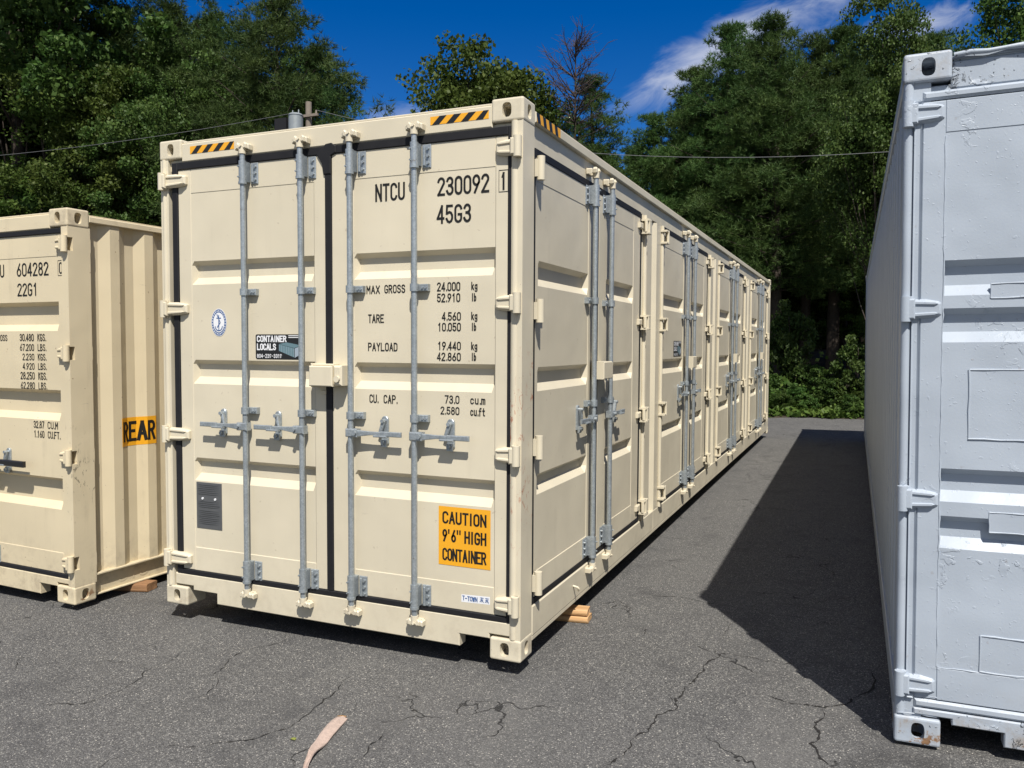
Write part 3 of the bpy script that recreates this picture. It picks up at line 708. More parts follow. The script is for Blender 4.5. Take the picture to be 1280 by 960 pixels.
    m.build('weight_lettering', M['ink'], right)
    m = MB(T); m.mi = 0; m.poly([(-.485, .466), (-.177, .466), (-.177, .783), (-.485, .783)], n); m.mi = 1
    strokes(m, 'CAUTION', -.462, -.200, .690, .757, n+.001, .155, .70); strokes(m, '9', -.462, -.432, .592, .660, n+.001, .155); strokes(m, '6', -.409, -.379, .592, .660, n+.001, .155); strokes(m, 'HIGH', -.330, -.200, .592, .660, n+.001, .155, .72); strokes(m, 'CONTAINER', -.462, -.200, .490, .558, n+.001, .145, .69)
    for ax in (-.423, -.371, -.356): m.poly([(ax-.004, .636), (ax+.004, .636), (ax+.005, .661), (ax-.005, .661)], n+.001)
    m.build('caution_sign', [M['yellow'], M['ink']], right)
    m = MB(T); m.mi = 0; m.poly([(-.346, .277), (-.178, .283), (-.178, .325), (-.346, .318)], n+.002); m.mi = 1
    strokes(m, 'T-TOWN', -.340, -.250, .287, .313, n+.003, .17, .66)
    for ax in (-.236, -.206):
        for k, (x0, z0, x1, z1) in enumerate(((0, .026, .022, .026), (.002, .017, .02, .017), (.011, .030, .011, .004), (0, .004, .008, .014), (.022, .004, .014, .014))):
            p = Vector((x0, z0)); q = Vector((x1, z1)); nn = (q-p).normalized(); nn = Vector((-nn.y, nn.x))*.0016
            m.poly([(ax+v.x, .287+v.y) for v in (p+nn, q+nn, q-nn, p-nn)], n+.003+.0003*k)
    m.build('sticker', [M['whitefilm'], M['bluefilm']], right)
    # stickers of the left door
    def ell(cx, cz, rx, rz, k=32): return [(cx+rx*math.cos(2*math.pi*i/k), cz+rz*math.sin(2*math.pi*i/k)) for i in range(k)]
    m = MB(T); ec = (-1.996, 1.776)
    m.mi = 0; m.poly(ell(*ec, .060, .084), n)
    m.mi = 1; m.poly(ell(*ec, .057, .080), n+.0006); m.mi = 0; m.poly(ell(*ec, .043, .060), n+.0012)
    for k in range(26):
        t = 2*math.pi*(k+.5)/26
        if abs(math.sin(t)) < .12: continue
        m.poly(ell(ec[0]+.050*math.cos(t), ec[1]+.070*math.sin(t), .0035, .005, 6), n+.0012)
    m.mi = 1
    ln = [[(0, .045), (0, -.05)], [(-.018, .026), (.018, .026)], [(-.028, -.022)]+[(.028*math.sin(R_(q)), -.022-.028*math.cos(R_(q))) for q in (-70, -45, -20, 0, 20, 45, 70)]+[(.028, -.022)], [(-.014, .05), (.012, .0), (-.012, -.03)]]
    for k, line in enumerate(ln):
        for p, q in zip(line[:-1], line[1:]):
            p, q = Vector(p), Vector(q); nn = (q-p).normalized(); nn = Vector((-nn.y, nn.x))*.003
            m.poly([(ec[0]+v.x, ec[1]+v.y) for v in (p+nn, q+nn, q-nn, p-nn)], n+.0018+.0002*k)
    m.build('emblem', [M['whitefilm'], M['bluefilm']], left)
    def business(dr, T, a0, z0, w_, h_, n):
        m = MB(T); m.mi = 0; r = .008
        m.poly([(a0+w_-r, z0), (a0+w_, z0+r), (a0+w_, z0+h_-r), (a0+w_-r, z0+h_), (a0+r, z0+h_), (a0, z0+h_-r), (a0, z0+r), (a0+r, z0)], n)
        X = lambda t: a0+w_*t
        Y = lambda t: z0+h_*t
        m.mi = 1; strokes(m, 'CONTAINER', X(.03), X(.66), Y(.69), Y(.95), n+.001, .19, .70); strokes(m, 'LOCALS', X(.03), X(.44), Y(.36), Y(.63), n+.001, .19, .70); strokes(m, '804-239-3319', X(.03), X(.56), Y(.05), Y(.21), n+.001, .15, .72)
        for z in (.86, .93): m.poly([(X(.70), Y(z)), (X(.97), Y(z)), (X(.97), Y(z+.03)), (X(.70), Y(z+.03))], n+.001)
        m.mi = 3; m.poly([(X(.50), Y(.34)), (X(.82), Y(.08)), (X(.82), Y(.44)), (X(.50), Y(.60))], n+.001)
        m.poly([(X(.50), Y(.61)), (X(.82), Y(.455)), (X(.98), Y(.56)), (X(.66), Y(.68))], n+.001)
        m.mi = 2; m.poly([(X(.83), Y(.07)), (X(.98), Y(.24)), (X(.98), Y(.55)), (X(.83), Y(.44))], n+.001)
        for k in range(7):
            t = k/6*.30; m.poly([(X(.505+t), Y(.34-t*.80)), (X(.511+t), Y(.335-t*.80)), (X(.511+t), Y(.585-t*.48)), (X(.505+t), Y(.59-t*.48))], n+.0016)
        return m.build('business_sticker', [M['blackfilm'], M['whitefilm'], M['greyfilm'], M['tealfilm']], dr)
    business(left, T, -1.717, 1.558, .345, .146, n)
    m = MB(T); m.mi = 0; m.box(-2.192, -1.991, n-.001, n+.002, .503, .790, .001); m.mi = 1
    random.seed(3)
    for k in range(22):
        z = .770-.0115*k
        if 5 < k < 9 or k == 13: continue
        m.poly([(-2.180+random.uniform(0, .05), z), (-2.005-random.uniform(0, .09), z), (-2.005-random.uniform(0, .0), z+.0045), (-2.180, z+.0045)], n+.0028)
    m.mi = 2
    for a in (-2.140, -2.040): m.cyl((a, n, .690), (a, n+.007, .690), .0075, seg=10)
    m.build('safety_plate', [M['plate'], M['plate_ink'], M['whitefilm']], left)
    hazard(T, root, -2.196, -1.853, 2.800, 2.845, .0015, 4, .045); hazard(T, root, -.530, -.190, 2.803, 2.846, .0015, 4, .045)
    hazard(s, root, .175, .532, 2.809, 2.858, .0055, 4, -.02)
    # ---- side doors: one bay built, the other three copied
    ns = -.014; z0, z1 = .286, 2.640; recs = [(2.100, 1.965), (1.530, 1.400), (.950, .838)]
    c0 = bays[0]
    def bay_door(d):
        a_out, a_in = c0-d*hw if d > 0 else c0+hw, c0
        if d > 0: A = (c0-hw+.03, c0-.028, c0-1.055, c0-.19)
        else: A = (c0+.028, c0+hw-.03, c0+.20, c0+.91)
        dr = panel(s, root, 'door', c, A[0], A[1], A[2], A[3], z0, z1, ns, recs, (.425, 2.515))
        m = MB(s); e = c0-d*hw
        m.box(min(e, e+d*.03), max(e, e+d*.03), -.06, -.007, .252, 2.672, .003); m.box(min(e+d*.03, c0), max(e+d*.03, c0), -.06, -.007, 2.640, 2.682, .003); m.box(min(e+d*.03, c0), max(e+d*.03, c0), -.06, -.007, .252, .286, .003)
        if d > 0: m.box(c0-.030, c0+.030, -.06, -.012, .288, 2.638, .003)
        m.build('gasket', M['rubber'], dr)
        ar = c0-d*.183
        rod, cm = lock_rod(s, dr, ar, -1, ns, .215, 2.735, (1.930, 1.282), c); [k.build('cam', M['cream_cast'], dr) for k in cm]
        handle(s, dr, ar, -d, 1.185, ns, .30)
        if d > 0:
            m = MB(s); m.box(c0-.14, c0+.05, .0, .085, 1.432, 1.545, .006); m.box(c0+.05, c0+.10, -.01, .075, 1.438, 1.540, .008); m.build('lock_box', c, dr)
        return dr
    dl, dr_ = bay_door(1), bay_door(-1)
    zs = (2.575, 1.830, 1.105, .372)
    for i, b in enumerate(bays):
        dy = b-bays[0]
        A, B = (dl, dr_) if i == 0 else (copy_tree(dl, root), copy_tree(dr_, root))
        if i: A.location = (0, dy, 0); B.location = (0, dy, 0)
    for i, b in enumerate(bays):
        doors = [o for o in root.children if o.name.startswith('door') and 'pillar' not in o.name and 'header' not in o.name and abs(o.location.y-(b-bays[0])) < .01 and o not in (left, right)]
        for z in zs:
            if i == 0: pin_hinge(s, doors[0], c, .195, z, ns)
            else: loop_hinge(s, doors[0], c, bays[0]-hw+.005, 1, z, ns)
            loop_hinge(s, doors[1], c, bays[0]+hw-.005, -1, z, ns)
        [keepers(s, root, (a,), -.003 if z < 1 else -.020, z, z, c) for a in (b-.183, b+.183) for z in (.215, 2.735)]
        if i == 1: business(doors[0], s, bays[0]-.60, 1.548, .34, .146, ns+.0018)
    m = MB(s); m.tube([(.835, .0, .178), (.835, .03, .172), (.840, .038, .160), (.845, .03, .150)], .007, 8); m.build('lashing_hook', c, root)
    return root
build_cream()

# ------------------------------------------------------------------ the low ivory container at the left
def build_ivory():
    root = empty('shipping_container', (-3.1113, -.1293, -.0748)); root.rotation_euler = (0, 0, -.03576)
    tag(root, 'low ivory shipping container with a ribbed side and a yellow REAR sign at the left', 'shipping container')
    c = M['ivory']; W0, L, H = -2.438, 6.058, 2.591; T = front_T; s = side_T
    shell(root, W0, 0, L, H, c, c, 2.465, 2.560, sill_top=.165, sill_bot=.03)
    castings(root, W0, 0, L, H, c, M['ivory_cast'])
    for x0, x1, mt in ((-.062, 0, M['ivory_post']), (W0, W0+.062, c)):
        m = MB(); zc = .116
        for z in (.275, .975, 1.655, 2.36):
            m.box(x0, x1, 0, .165, zc, z-.043, .004); m.box(x0, x1, .036, .165, z-.043, z+.043, .001); zc = z+.043
        m.box(x0, x1, 0, .165, zc, 2.475, .004); m.box(min(x1, x0)+.0 if x0 < -1 else x0-.05, x0+.02 if x0 > -1 else x1+.05, .05, .19, .116, 2.475, .004); m.build('corner_post', mt, root)
        m = MB(); m.box(x0, x1, L-.165, L, .116, 2.475, .006); m.build('corner_post', c, root)
    for tt in (s, left_T(W0)):
        corrugated(tt, root, c, .165, L-.165, .168, 2.52, -.012, .252)
        m = MB(tt); m.box(.17, L-.165, -.055, -.040, .028, .160, .002); m.box(.17, L-.165, -.055, -.003, .158, .172, .003); m.box(.17, L-.165, -.055, -.018, .020, .030, .002); m.build('bottom_rail', c, root)
        m = MB(tt); m.box(.157, L-.165, -.06, .0, 2.515, 2.556, .005); m.build('top_rail', c, root)
    nd = -.014; recs = [(1.992, 1.800), (1.412, 1.210), (.829, .620)]
    right = panel(T, root, 'door', c, -1.19, -.050, -1.08, -.118, .195, 2.432, nd, recs, (.333, 2.286), .05)
    left = panel(T, root, 'door', c, -2.388, -1.24, -2.32, -1.36, .195, 2.432, nd, recs, (.333, 2.286), .05)
    right['label'] = 'door with black registration lettering and a black-gripped handle'
    for dr, d in ((right, 1), (left, -1)):
        e = -.050 if d > 0 else -2.388; cc = -1.215
        m = MB(T); m.box(min(e, cc), max(e, cc), -.06, -.002, 2.432, 2.465, .004); m.box(min(e, cc), max(e, cc), -.06, -.003, .165, .195, .004)
        if d > 0: m.box(-1.24, -1.19, -.06, -.024, .195, 2.432, .004)
        m.build('gasket', M['rubber'], dr)
        for z in (2.36, 1.655, .975, .275):
            m = MB(T); ap, at = (-.022, -.118) if d > 0 else (W0+.022, W0+.118)
            hinge(T, dr, c, ap, at, z, nd)
    for a, d, dr in ((-.86, 1, right), (-1.10, 1, right), (-1.33, -1, left), (-1.75, -1, left)):
        rod, cm = lock_rod(T, dr, a, 1, nd, .11, 2.50, (1.70, 1.05), c); [k.build('cam', c, dr) for k in cm]
        h, g = handle(T, dr, a, d, .905, nd, .43 if a == -.86 else .36, grip=True)
        g.build('grip', M['blackfilm'], dr)
    n = nd+.0018; nr = nd+.0046; m = MB(T)
    strokes(m, 'U', -.714, -.669, 2.165, 2.252, n, .12); strokes(m, '604282', -.536, -.210, 2.165, 2.254, n, .12); strokes(m, '22G1', -.533, -.325, 2.034, 2.120, n, .12); strokes(m, '0', -.103, -.068, 2.170, 2.246, nr, .12)
    for b in ((-.114, -.058, 2.158, 2.161), (-.114, -.058, 2.255, 2.258), (-.114, -.1115, 2.1612, 2.2548), (-.0605, -.058, 2.1612, 2.2548)):
        m.poly([(b[0], b[2]), (b[1], b[2]), (b[1], b[3]), (b[0], b[3])], nr)
    m.build('registration_number', M['ink'], right)
    m = MB(T); strokes(m, 'GROSS', -.780, -.653, 1.733, 1.776, n, .13)
    zz = [(1.733, 1.782), (1.668, 1.714), (1.605, 1.650), (1.543, 1.587), (1.476, 1.526), (1.412, 1.459)]
    for (z0, z1), v, u in zip(zz, ('30.480', '67.200', '2.230', '4.920', '28.250', '62.280'), ('KGS.', 'LBS.')*3):
        strokes(m, v, -.522 if len(v) == 6 else -.497, -.375, z0, z1, n, .125); strokes(m, u, -.338, -.248, z0, z1, n, .125)
    strokes(m, '32.87', -.398, -.288, 1.152, 1.200, n, .125); strokes(m, 'CU.M', -.255, -.152, 1.152, 1.200, n, .125)
    strokes(m, '1.160', -.396, -.290, 1.088, 1.136, n, .125); strokes(m, 'CU.FT.', -.255, -.125, 1.088, 1.136, n, .125)
    m.build('weight_lettering', M['ink'], right)
    # REAR film that follows the ribs of the side wall
    f = lambda a: -.012+corrugation(a, .252, .036)
    m = MB(s); A = sorted(set([.388, .680]+[a for a in (.252+.140, .252+.208, .252+.278, .252+.346, .252+.418) if .388 < a < .680]))
    m.mi = 0; m.grid(A, [1.0, 1.2], lambda a, z: f(a)+.0012)
    m.mi = 1; strokes(m, 'REAR', .402, .664, 1.03, 1.172, .0022, .15, nf=f)
    m.build('rear_sign', [M['yellow'], M['ink']], root)
    m = MB(s); strokes(m, 'GTC', .36, .60, .055, .138, -.0385, .14); m.build('raised_lettering', M['ivory_post'], root)
    return root
build_ivory()

# ------------------------------------------------------------------ the white container at the right
def build_white():
    x, y, a, z, t, b = 1.75434, -.01817, .00586, -.04361, .01237, .00521
    f = Vector((math.cos(a), math.sin(a), 0)); s_ = Vector((-math.sin(a), math.cos(a), 0)); k = Vector((0, 0, 1))
    f2 = f*math.cos(t)+k*math.sin(t); k2 = -f*math.sin(t)+k*math.cos(t); s3 = s_*math.cos(b)+k2*math.sin(b); k3 = -s_*math.sin(b)+k2*math.cos(b)
    mat = Matrix((f2, s3, k3)).transposed().to_4x4(); mat.translation = Vector((x, y, z))
    root = empty('shipping_container'); root.matrix_world = mat
    tag(root, 'old shipping container thickly painted white with rusty bottom edges at the right', 'shipping container')
    c = M['white']; W0, W1, L, H = 0.0, 2.438, 12.192, 2.896; T = front_T
    shell(root, W0, W1, L, H, M['white_rough'], M['white_low'], 2.742, 2.852, sill_top=.158, sill_bot=.045, hn=-.018)
    castings(root, W0, W1, L, H, M['white_rough'], M['white_low'])
    for x0, d in ((0, 1), (W1, -1)):
        m = MB(); q = lambda u: x0+d*u
        m.cyl((q(.019), .020, .118), (q(.019), .020, 2.778), .0195, seg=16); m.box(q(.001), q(.034), .018, .165, .118, 2.778, .004); m.box(q(.034), q(.10), .014, .15, .118, 2.778, .003)
        m.prism([(q(.040), .20), (q(.069), .20), (q(.069), 2.70), (q(.040), 2.70)], .05, .006, .007)
        m.build('corner_post', c, root)
        m = MB(); m.box(q(0), q(.12), L-.16, L, .118, 2.778, .005); m.build('corner_post', c, root)
    for tt in (left_T(0), (lambda a, n, z: (W1+n, a, z))):
        corrugated(tt, root, c, .16, L-.155, .16, 2.80, -.010, .25)
        m = MB(tt); m.box(.16, L-.16, -.06, -.001, .03, .165, .004); m.build('bottom_rail', c, root)
        m = MB(tt); m.box(.16, L-.16, -.06, .001, 2.79, 2.862, .005); m.build('top_rail', c, root)
    nd = -.010; recs = [(2.047, 1.902), (1.850, 1.710), (1.187, 1.048), (.988, .852)]
    left = panel(T, root, 'door', c, .071, 1.200, .156, 1.120, .203, 2.696, nd, recs, (.342, 2.567), ends=.004)
    right = panel(T, root, 'door', c, 1.238, W1-.071, 1.318, W1-.156, .203, 2.696, nd, recs, (.342, 2.567))
    for dr, (a0, a1) in ((left, (.071, 1.219)), (right, (1.219, W1-.071))):
        m = MB(T); m.box(a0, a1, -.05, -.002, 2.702, 2.738, .010); m.box(a0, a1, -.05, -.002, .162, .199, .010)
        if dr is left: m.box(1.202, 1.236, -.05, -.012, .205, 2.694, .004)
        m.build('gasket', c, dr)
    for z in (2.650, 1.850, 1.055, .262):
        hinge(T, left, c, .022, .150, z, nd-.010); hinge(T, right, c, W1-.022, W1-.150, z, nd-.010)
        m = MB(T); m.box(.004, .044, -.02, .004, z-.054, z+.054, .006); m.build('hinge_lug', c, root)
        m = MB(T); m.box(W1-.044, W1-.002, -.02, .012, z-.054, z+.054, .006); m.build('hinge_lug', c, root)
    for a, d, dr in ((.72, 1, left), (1.08, -1, left), (1.36, 1, right), (1.72, -1, right)):
        rod, cm = lock_rod(T, dr, a, 1, nd, .135, 2.775, (1.9, 1.25), c, c); [k.build('cam', c, dr) for k in cm]
    for a, d, dr in ((.72, -1, left), (1.08, -1, left), (1.36, 1, right), (1.72, 1, right)):
        if a != .72: handle(T, dr, a, d, 1.12, nd, .32)
    weld_frame(T, left, .257, .60, 1.313, 1.597, nd, c); weld_frame(T, left, .314, .62, .347, .498, nd, c)
    weld_frame(T, left, .328, .66, 1.888, 1.946, nd-.001, c, .003)
    weld_frame(T, left, .338, .64, .932, 1.014, nd-.001, c, .003)
    m = MB(T); random.seed(8)                          # blistered lumps of paint and the ragged weld lines
    for (p, q) in (((.156, .345), (.156, 2.55)), ((.16, .343), (.60, .343)), ((.16, .19), (.60, .19)), ((.012, .13), (.16, .13)), ((.05, .215), (.16, .21)), ((.045, .292), (.145, .284))):
        kk = max(4, int((Vector(q)-Vector(p)).length/.03)); pts = []
        for i in range(kk+1):
            v = Vector(p).lerp(Vector(q), i/kk); pts.append((v.x+random.uniform(-.002, .002), (nd if v.x > .07 else 0)+.0015, v.y+random.uniform(-.002, .002)))
        m.tube(pts, [random.uniform(.0015, .0048) for _ in pts], 5)
    m.build('weld_bead', c, left)
    m = MB(T)                                          # torn roof flashing behind the header
    pts = []
    for i in range(40): pts.append((.18+.06*i, -.004+random.uniform(-.006, .006), 2.868+random.uniform(-.012, .012)))
    m.tube(pts, [random.uniform(.007, .016) for _ in pts], 6); m.build('roof_flashing', M['white_low'], root)
build_white()

# ------------------------------------------------------------------ ground
def gz(x, y=0):
    xx = max(-9.0, min(9.0, x)); return -.08+.012*xx
m = MB(); xs = [-300, -120, -60, -30, -15]+[-12+i for i in range(25)]+[15, 30, 60, 120, 300]; ys = [-120, -60, -30, -15]+[-8+i for i in range(25)]+[16.7+.6]
def edge(x): return 16.75+.18*math.sin(x*1.3)+.12*math.sin(x*3.1+1)
XS = [-300, -120, -60]+[-40+.5*i for i in range(120)]+[30, 60, 120, 300]
rows = [-150, -60, -30, -12, -4, 0, 4, 8, 12, 15, 16]
vs = []; fs = []
for r in rows+['e']:
    for x in XS: yy = edge(x) if r == 'e' else r; vs.append((x, yy, gz(x)))
n = len(XS)
for i in range(len(rows)):
    for j in range(n-1): fs.append([i*n+j, i*n+j+1, (i+1)*n+j+1, (i+1)*n+j])
m.add(vs, fs); tag(m.build('asphalt_yard', M['asphalt']), None, None, None, 'structure')
m = MB(); vs = []; fs = []; rows = [-.3, .4, 1.5, 4, 10, 20, 40, 120, 500]
random.seed(5)
for r in rows:
    for x in XS: vs.append((x, edge(x)+r, gz(x)-.03 if r < 0 else gz(x)+.004+min(1.6, .10*r)+(random.uniform(-.04, .04) if r < 30 else 0)))
for i in range(len(rows)-1):
    for j in range(n-1): fs.append([i*n+j, i*n+j+1, (i+1)*n+j+1, (i+1)*n+j])
m.add(vs, fs); tag(m.build('forest_floor', M['soil']), None, None, None, 'structure')

CR = [[(0.656, -0.677), (0.707, -0.564), (0.709, -0.452), (0.755, -0.315), (0.748, -0.142), (0.822, -0.026), (0.788, 0.066), (0.807, 0.225), (0.835, 0.316), (0.857, 0.45), (0.873, 0.634), (0.904, 0.75), (0.96, 0.755)],
[(0.822, -0.026), (0.722, 0.132)], [(0.904, 0.75), (0.704, 0.832)], [(0.96, 0.755), (1.148, 0.725), (1.241, 0.718), (1.495, 0.801)],
[(1.209, 0.27), (1.267, 0.247), (1.403, 0.243), (1.457, 0.238), (1.561, 0.316), (1.627, 0.47), (1.716, 0.893)],
[(1.457, 0.238), (1.432, 0.061), (1.449, -0.025), (1.418, -0.156), (1.45, -0.199), (1.513, -0.332)],
[(0.174, 1.633), (0.382, 1.644), (0.627, 1.638), (0.773, 1.595), (0.963, 1.607), (1.227, 1.555), (1.545, 1.477), (1.759, 1.426)],
[(0.963, 1.607), (1.003, 1.758), (1.337, 1.86), (1.76, 2.137)], [(0.872, 0.953), (0.819, 1.357)],
[(-1.302, -0.839), (-1.516, -0.575), (-1.591, -0.384), (-1.576, -0.185), (-1.494, 0.005)],
[(-1.147, -1.261), (-1.083, -1.222), (-0.904, -1.11), (-0.825, -1.048), (-0.751, -0.896), (-0.768, -0.722), (-0.789, -0.476), (-0.827, -0.29)],
[(-2.018, -1.189), (-1.871, -1.111), (-1.824, -0.963), (-1.887, -0.686), (-1.909, -0.372)],
[(-3.347, -0.475), (-3.297, -0.333), (-3.244, -0.183)], [(-2.543, -0.958), (-2.674, -0.832), (-2.675, -0.761)],
[(-0.311, -1.043), (-0.327, -0.884), (-0.326, -0.765)]]
m = MB(); random.seed(11)
strong = (0, 4, 5)
for ci, line in enumerate(CR):
    pts = [Vector(p) for p in line]
    for lev in range(3):
        q = [pts[0]]
        for a, b in zip(pts[:-1], pts[1:]):
            d = b-a; q += [(a+b)/2+Vector((-d.y, d.x))*random.uniform(-.16, .16), b]
        pts = q
    wb = .0036 if ci in strong else .0017
    L, Rr = [], []
    for i, p in enumerate(pts):
        d = (pts[min(len(pts)-1, i+1)]-pts[max(0, i-1)]).normalized(); nn = Vector((-d.y, d.x))
        e = min(1, i/4, (len(pts)-1-i)/4)
        wd = wb*max(.12, e)*random.choice((.15, .4, .8, 1, 1.2, 2.1)); L.append(p+nn*wd); Rr.append(p-nn*wd)
    k = len(pts)
    m.add([(p.x, p.y, gz(p.x)+.002+.0002*ci) for p in L+Rr], [[i, i+1, k+i+1, k+i] for i in range(k-1)])
tag(m.build('asphalt_cracks', M['crack']), None, None, None, 'structure')

# ------------------------------------------------------------------ timbers, litter, pole
def timber(name, x0, x1, y, z0, w_, h, yaw, mat, label, group=None):
    m = MB(); k = 10; rows = []
    prof = []
    r = .016
    for cx, cz, a0 in ((w_/2-r, h-r, 0), (-w_/2+r, h-r, 90), (-w_/2+r, r, 180), (w_/2-r, r, 270)):
        for t in (0, 45, 90): prof.append((cx+r*math.cos(R_(a0+t)), cz+r*math.sin(R_(a0+t))))
    L = x1-x0; n = len(prof); vs = []; fs = []
    random.seed(int(L*100)+int(z0*1000))
    for i in range(5):
        x = x0+L*i/4 if i < 4 else x1
        sc = .93 if i in (0, 4) else 1
        for (a, z) in prof: vs.append((x-x1+(.006 if i == 3 else 0)+(random.uniform(-.003, .003)), a*sc, h/2+(z-h/2)*sc))
    for i in range(4):
        for j in range(n): q = (j+1) % n; fs.append([i*n+j, i*n+q, (i+1)*n+q, (i+1)*n+j])
    fs += [list(range(n)), [4*n+j for j in range(n)]]
    m.add(vs, fs); o = m.build(name, mat); o.location = (x1, y, z0); o.rotation_euler = (0, math.atan(-.012), yaw)
    return tag(o, label, 'timber', group)
timber('timber_block', -.75, .060, .985, -.081, .135, .040, .10, M['wood'], 'lower of two stacked pale timbers under the tall cream container')
timber('timber_block', -.75, .050, .992, -.040, .125, .040, .14, M['wood'], 'upper of two stacked pale timbers wedged under the tall cream container rail')
timber('timber_block', -3.75, -3.03, .42, -.117, .135, .062, .25, M['wood_old'], 'brown weathered timber under the low ivory container')

# strip of torn card on the asphalt
m = MB(); P = [(-.590, -.735), (-.583, -.765), (-.565, -.83), (-.550, -.90), (-.530, -.97), (-.518, -1.02), (-.505, -1.06), (-.490, -1.10), (-.470, -1.15), (-.44, -1.20), (-.40, -1.26)]
Wt = [.030, .031, .030, .029, .027, .024, .018, .013, .011, .010, .008]
random.seed(2); vs = []; fs = []
for i, (p, wd) in enumerate(zip(P, Wt)):
    q0 = Vector(P[max(0, i-1)]); q1 = Vector(P[min(len(P)-1, i+1)]); d = (q1-q0).normalized(); nn = Vector((-d.y, d.x)); p = Vector(p)
    lift = .008+.010*math.sin(i*.75)**2
    for j in range(-3, 4):
        t = j/3; q = p+nn*wd*t
        vs.append((q.x, q.y, gz(q.x)+lift+.006*math.cos(t*2.6+i*.5)+random.uniform(-.0012, .0012)))
nv = len(vs)
vs += [(x, y, z-.005) for x, y, z in vs]
for i in range(len(P)-1):
    for j in range(6):
        a = i*7+j; fs += [[a, a+1, a+8, a+7], [nv+a+7, nv+a+8, nv+a+1, nv+a]]
    for a in (i*7, i*7+6): fs.append([a, a+7, nv+a+7, nv+a])
for j in range(6):
    fs.append([j, j+1, nv+j+1, nv+j]); e = (len(P)-1)*7+j; fs.append([e, e+1, nv+e+1, nv+e])
m.add(vs, fs); o = m.build('cardboard_strip', M['strip']); tag(o, 'twisted pinkish strip of torn card lying on the open asphalt', 'litter')
m2 = MB()
m2.add([(-.614, -.744, -.075), (-.566, -.730, -.075), (-.572, -.722, -.079), (-.580, -.712, -.081), (-.588, -.722, -.078), (-.596, -.714, -.081), (-.610, -.728, -.079)], [[0, 1, 2, 3, 4, 5, 6]]); m2.build('torn_end', M['strip_end'], o)
m = MB(); lz = gz(-.665)+.003
m.add([(-.682, -.99, lz), (-.670, -.999, lz+.006), (-.652, -.993, lz+.002), (-.655, -.978, lz+.005), (-.673, -.975, lz+.002), (-.668, -.986, lz+.009)], [[0, 1, 5], [1, 2, 5], [2, 3, 5], [3, 4, 5], [4, 0, 5]])
tag(m.build('fallen_leaf', M['fallen'], None), 'small yellow green leaf lying beside the card strip', 'leaf')

rg = np.random.default_rng(15); m = MB()
for i in range(420):
    x = rg.uniform(-4.5, 2.6); y = rg.uniform(-2.0, 6.0)
    if i % 3 == 0: x, y = rg.uniform(-3, 0), -rg.gamma(1.5, .12)
    r = rg.uniform(.0015, .0048); z = gz(x)+r*.5
    q = [(x+r*math.cos(k*1.257+i)*rg.uniform(.7, 1.3), y+r*math.sin(k*1.257+i)*rg.uniform(.7, 1.3), z-r*.6) for k in range(5)]+[(x, y, z+r*.5)]
    m.add(q, [[k, (k+1) % 5, 5] for k in range(5)])
M['stone'] = plain('pale_grit', (.30, .28, .25), .9, 0, .3, 3)
tag(m.build('loose_grit', M['stone']), 'pale loose grit scattered on the asphalt', None, None, 'stuff')
def spot(u, Y):
    az = YAW+math.atan((640-u)/FPX); x = CX-(Y-CY)*math.tan(az); d = (Y-CY)/math.cos(az)*math.cos(az-YAW); return x, Y, d
def top_z(v, d): return CZ+d*(434-v)/FPX

# utility pole behind the cream container, with its transformer and two runs of cable
px, py, pd = spot(388, 15.0); pz = gz(px)
root = empty('utility_pole', (px, py, pz)); tag(root, 'wooden utility pole with a grey transformer rising behind the tall cream container', 'utility pole')
pt = top_z(137, pd)-pz
m = MB(); m.cyl((0, 0, 0), (0, 0, pt), .13, .085, seg=12); m.build('pole', M['pole'], root)
tx = -.02
m = MB(); m.cyl((-.15, -.38, pt-1.35), (-.15, -.38, pt-.46), .20, seg=20); m.cyl((-.15, -.38, pt-.46), (-.15, -.38, pt-.41), .215, .17, seg=20); m.box(-.2, -.1, -.3, 0, pt-.9, pt-.8, .005)
for q in (-.1, .1): m.cyl((-.15+q, -.38, pt-.41), (-.15+q, -.38, pt-.30), .022, .015, seg=8)
m.build('transformer', M['canister'], root)
m = MB(); m.box(-.55, .38, -.13, -.06, pt-.44, pt-.37, .005)
for q in (-.5, .33): m.cyl((q, -.1, pt-.37), (q, -.1, pt-.28), .03, .02, seg=8)
m.build('crossarm', M['pole'], root)
m = MB(); m.box(-.95, -.55, -.30, -.02, pt-1.05, pt-.44, .03); m.build('switch_box', M['rubber'], root)
def cable(p, q, sag, label):
    m = MB(); pts = []
    for i in range(25): t = i/24; v = Vector(p).lerp(Vector(q), t); v.z -= sag*4*t*(1-t); pts.append(tuple(v))
    m.tube(pts, .0065, 6); tag(m.build('power_line', M['wire']), label, 'power line')
ax, ay, ad = spot(-160, 13.0)
cable((px-.5, py-.1, pz+pt-.28), (ax, ay, top_z(215, ad)), .25, 'black cable sagging from the pole leftward past the trees')
bx, by, bd = spot(1300, 15.5)
cable((px+.33, py-.1, pz+pt-.28), (bx, by, top_z(174, bd)), .80, 'thin cable crossing in front of the tall pines at right')

